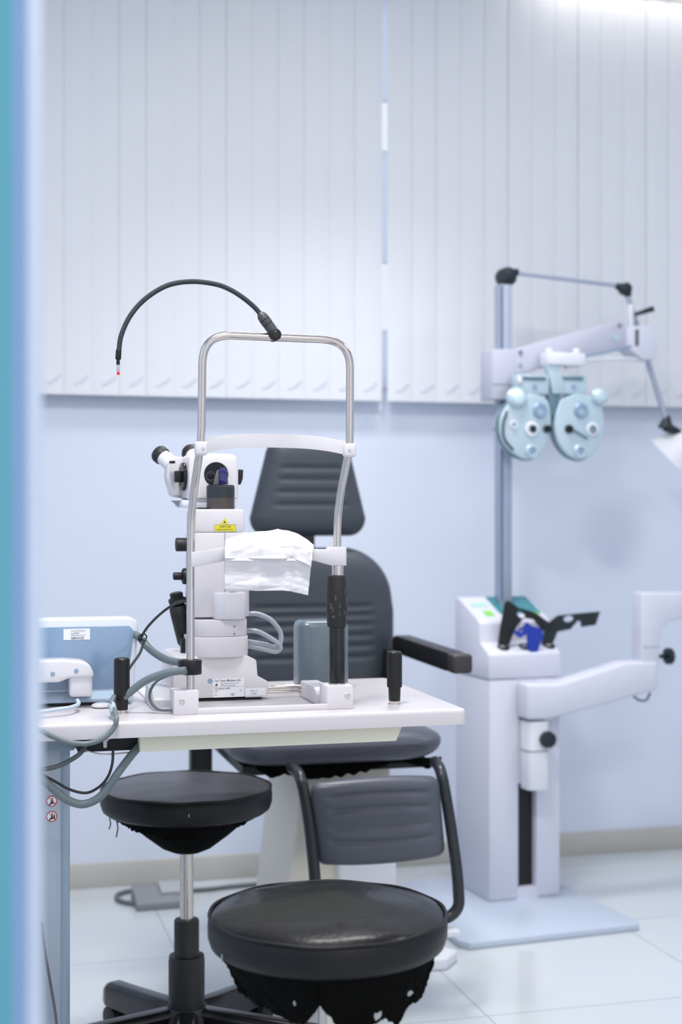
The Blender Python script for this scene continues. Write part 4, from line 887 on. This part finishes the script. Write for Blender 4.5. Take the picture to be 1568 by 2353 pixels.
mk('lamp_shade', lathe([(.0, -.012), (.022, -.012), (.044, .0), (.050, .012), (.085, .085), (.088, .088), (.083, .086), (.046, .014), (.0, .01)], S.L(1586, 1010, VL-.02), Vector((-.60, .42, -.68)), 48), M_unitw, lm)
# ---------------------------------------------------------------- phoropter
PV = VA-.06
ph = S.thing('phoropter', 'pale mint twin lobed phoropter hanging from the white arm', 'phoropter')
def PP(px, py, v=PV): return S.L(px, py, v)
def lobe(pts_, lab):
    P = [SP(px, py, PV) for px, py in pts_]; Q = smooth([Vector((a, 0, b)) for a, b in P+[P[0]]], 5)[:-1]; P = [(q.x, q.z) for q in Q]
    o = mk('lens_housing', prism(P, PV, PV+.045, 'xz', .004, 3), M_mint, ph, label=lab)
    c = Vector((sum(p[0] for p in P)/len(P), sum(p[1] for p in P)/len(P))); P3 = [(c.x+(p[0]-c.x)*1.035, c.y+(p[1]-c.y)*1.03) for p in P]
    mk('rim', prism(P3, PV+.014, PV+.032, 'xz', .003, 2), M_mintd, o)
    return o
lobL = lobe([(1172, 925), (1155, 955), (1152, 990), (1163, 1022), (1188, 1046), (1215, 1056), (1238, 1048), (1256, 1020), (1266, 985), (1266, 945), (1255, 915), (1215, 905)], 'left lens housing')
lobR = lobe([(1290, 918), (1278, 955), (1277, 990), (1288, 1022), (1308, 1046), (1335, 1057), (1358, 1050), (1376, 1025), (1389, 990), (1388, 950), (1376, 918), (1330, 905)], 'right lens housing')
def dial(px, py, r, ring, par, ctr=None, h=.006, hole=.5):
    q = PP(px, py); o = mk('dial', lathe([(0, 0), (r, 0), (r, h*.7), (r*.9, h), (r*hole, h), (r*hole*.95, h*.5), (0, h*.5)], (q.x, PV-.0002, q.z), (0, -1, 0)), ring, par)
    if ctr: mk('dial_centre', disc((q.x, PV-h*.5, q.z), r*hole*.92, .0006), ctr, o)
    return o
dial(1241, 943, .022, M_blueg, lobL, M_mint, .009, .45); dial(1222, 986, .022, M_unitw, lobL, None, .006, .55); dial(1224, 986, .012, M_mintd, lobL, M_slot, .008, .8)
dial(1257, 986, .0115, M_slot, lobL, None, .010, .3); dial(1222, 1037, .020, M_mint, lobL, M_blueg, .008, .6); dial(1180, 976, .012, M_unitw, lobL, M_blueg, .006, .6)
dial(1335, 943, .022, M_blueg, lobR, M_mint, .009, .45); dial(1361, 986, .020, M_unitw, lobR, None, .006, .55); dial(1361, 987, .012, M_mintd, lobR, M_alu, .008, .6)
dial(1307, 986, .0125, M_slot, lobR, None, .010, .3); dial(1333, 1037, .020, M_mint, lobR, M_blueg, .008, .6)
a, b_ = PP(1316, 988), PP(1350, 1008); mk('pointer', cyl((a.x, PV-.006, a.z), (b_.x, PV-.004, b_.z), .003, 0), M_mintd, lobR)
for px, py, r_, lab in ((1188, 915, .030, 'large left knob'), (1378, 912, .026, 'large right knob')):
    q = PP(px, py); mk('power_knob', lathe([(0, -.012), (r_*.7, -.012), (r_, -.004), (r_, .012), (r_*.7, .020), (0, .022)], (q.x, PV+.006, q.z), (0, -1, .25)), M_mint, lobL if px < 1270 else lobR)
for x0, x1 in ((1192, 1266), (1286, 1352)):
    a, b_ = PP(x0, 905), PP(x1, 862); hbk = mk('upper_housing', box(a.x, b_.x, PV+.005, PV+.05, a.z, b_.z, .006, 3), M_mint, ph)
    a, b_ = PP(x0+6, 872), PP(x1-10, 866); mk('dark_band', box(a.x, b_.x, PV+.002, PV+.006, a.z, b_.z), M_mintd, hbk)
    q = PP((x0+x1)/2+2, 889); mk('dial', disc((q.x, PV+.0055, q.z), .008, .003), M_blueg, hbk)
q = PP(1195, 876); mk('level_knob', cyl((q.x, PV, q.z-.006), (q.x, PV, q.z+.012), .008, .003), M_whiteg, ph)
a, b_ = PP(1258, 838), PP(1344, 812); mk('hanger', box(a.x, b_.x, PV-.006, PV+.045, a.z, b_.z, .004), M_unitw, ph)
mk('hanger_stem', prism([SP(1257, 838, PV), SP(1285, 838, PV), SP(1298, 880, PV), (SP(1300, 905, PV)), SP(1272, 905, PV), SP(1266, 870, PV)], PV, PV+.03, 'xz', .003), M_mint, ph)
for px in (1268, 1331): q = PP(px, 812); mk('hanger_knob', cyl((q.x, PV+.015, q.z-.001), (q.x, PV+.015, q.z+.016), .011, .004), M_unitw, ph)
mk('nose_bridge', prism([SP(1262, 905, PV), SP(1292, 905, PV), SP(1284, 950, PV), (SP(1275, 965, PV)), SP(1268, 950, PV)], PV+.004, PV+.03, 'xz', .003), M_mintd, ph)
tb_ = mk('level_tube', tube([PP(1166, 945, PV-.004), PP(1157, 975, PV-.006), PP(1160, 1008, PV-.006), PP(1180, 1034, PV-.004)], .003), M_navyk, lobL)
# ---------------------------------------------------------------- occluders standing in the wells
TVV = .02
def flat(name, pts_, v, th, m, label, cat, holes=(), tilt=0):
    P = [SP(px, py, v) for px, py in pts_]
    t = bmesh.new(); vs_ = [t.verts.new((x, 0, z)) for x, z in P]; es = [t.edges.new((vs_[k], vs_[(k+1) % len(vs_)])) for k in range(len(vs_))]
    for (hx, hy, rx, ry, an) in holes:
        q = S.L(hx, hy, v); pxl = (S.L(hx+10, hy, v).x-q.x)/10; hv = []
        for k in range(20):
            a_ = 2*math.pi*k/20; dx, dz = rx*pxl*math.cos(a_), ry*pxl*math.sin(a_); hv.append(t.verts.new((q.x+dx*math.cos(an)-dz*math.sin(an), 0, q.z+dx*math.sin(an)+dz*math.cos(an))))
        es += [t.edges.new((hv[k], hv[(k+1) % 20])) for k in range(20)]
    bmesh.ops.triangle_fill(t, use_beauty=True, use_dissolve=False, edges=es)
    r = bmesh.ops.extrude_face_region(t, geom=list(t.faces)); bmesh.ops.translate(t, verts=[g for g in r['geom'] if isinstance(g, bmesh.types.BMVert)], vec=(0, th, 0))
    for v_ in t.verts: v_.co.y += v
    o = mk(name, t, m); o.location = S.o; o.rotation_euler = (0, 0, R(YU)); return setp(o, label, cat)
flat('occluder', [(1146, 1480), (1152, 1440), (1162, 1384), (1170, 1380), (1192, 1396), (1232, 1408), (1262, 1430), (1278, 1428), (1262, 1452), (1248, 1450), (1228, 1424), (1205, 1420), (1188, 1440), (1178, 1462), (1172, 1482)], .022, .006, M_slot, 'black eye occluder standing in the left well of the stand', 'occluder', [(1199, 1413, 11, 6, -.6)])
flat('trial_frame', [(1246, 1482), (1254, 1450), (1266, 1428), (1284, 1414), (1380, 1405), (1370, 1436), (1338, 1441), (1336, 1428), (1328, 1427), (1312, 1446), (1282, 1452), (1276, 1468), (1268, 1484)], .040, .006, mat('black_card', (20, 32, 38), .5), 'black flat viewing glasses leaning right out of the stand', 'glasses', [(1308, 1422, 12, 6.5, .05)])
flat('lens_flipper', [(1178, 1452), (1196, 1466), (1212, 1456), (1214, 1490), (1231, 1510), (1243, 1478), (1250, 1462), (1244, 1444), (1222, 1438), (1212, 1430), (1200, 1448)], .006, .006, M_blue, 'deep blue lens flipper hanging over the middle well', 'flipper', [(1199, 1448, 5, 5, 0)])
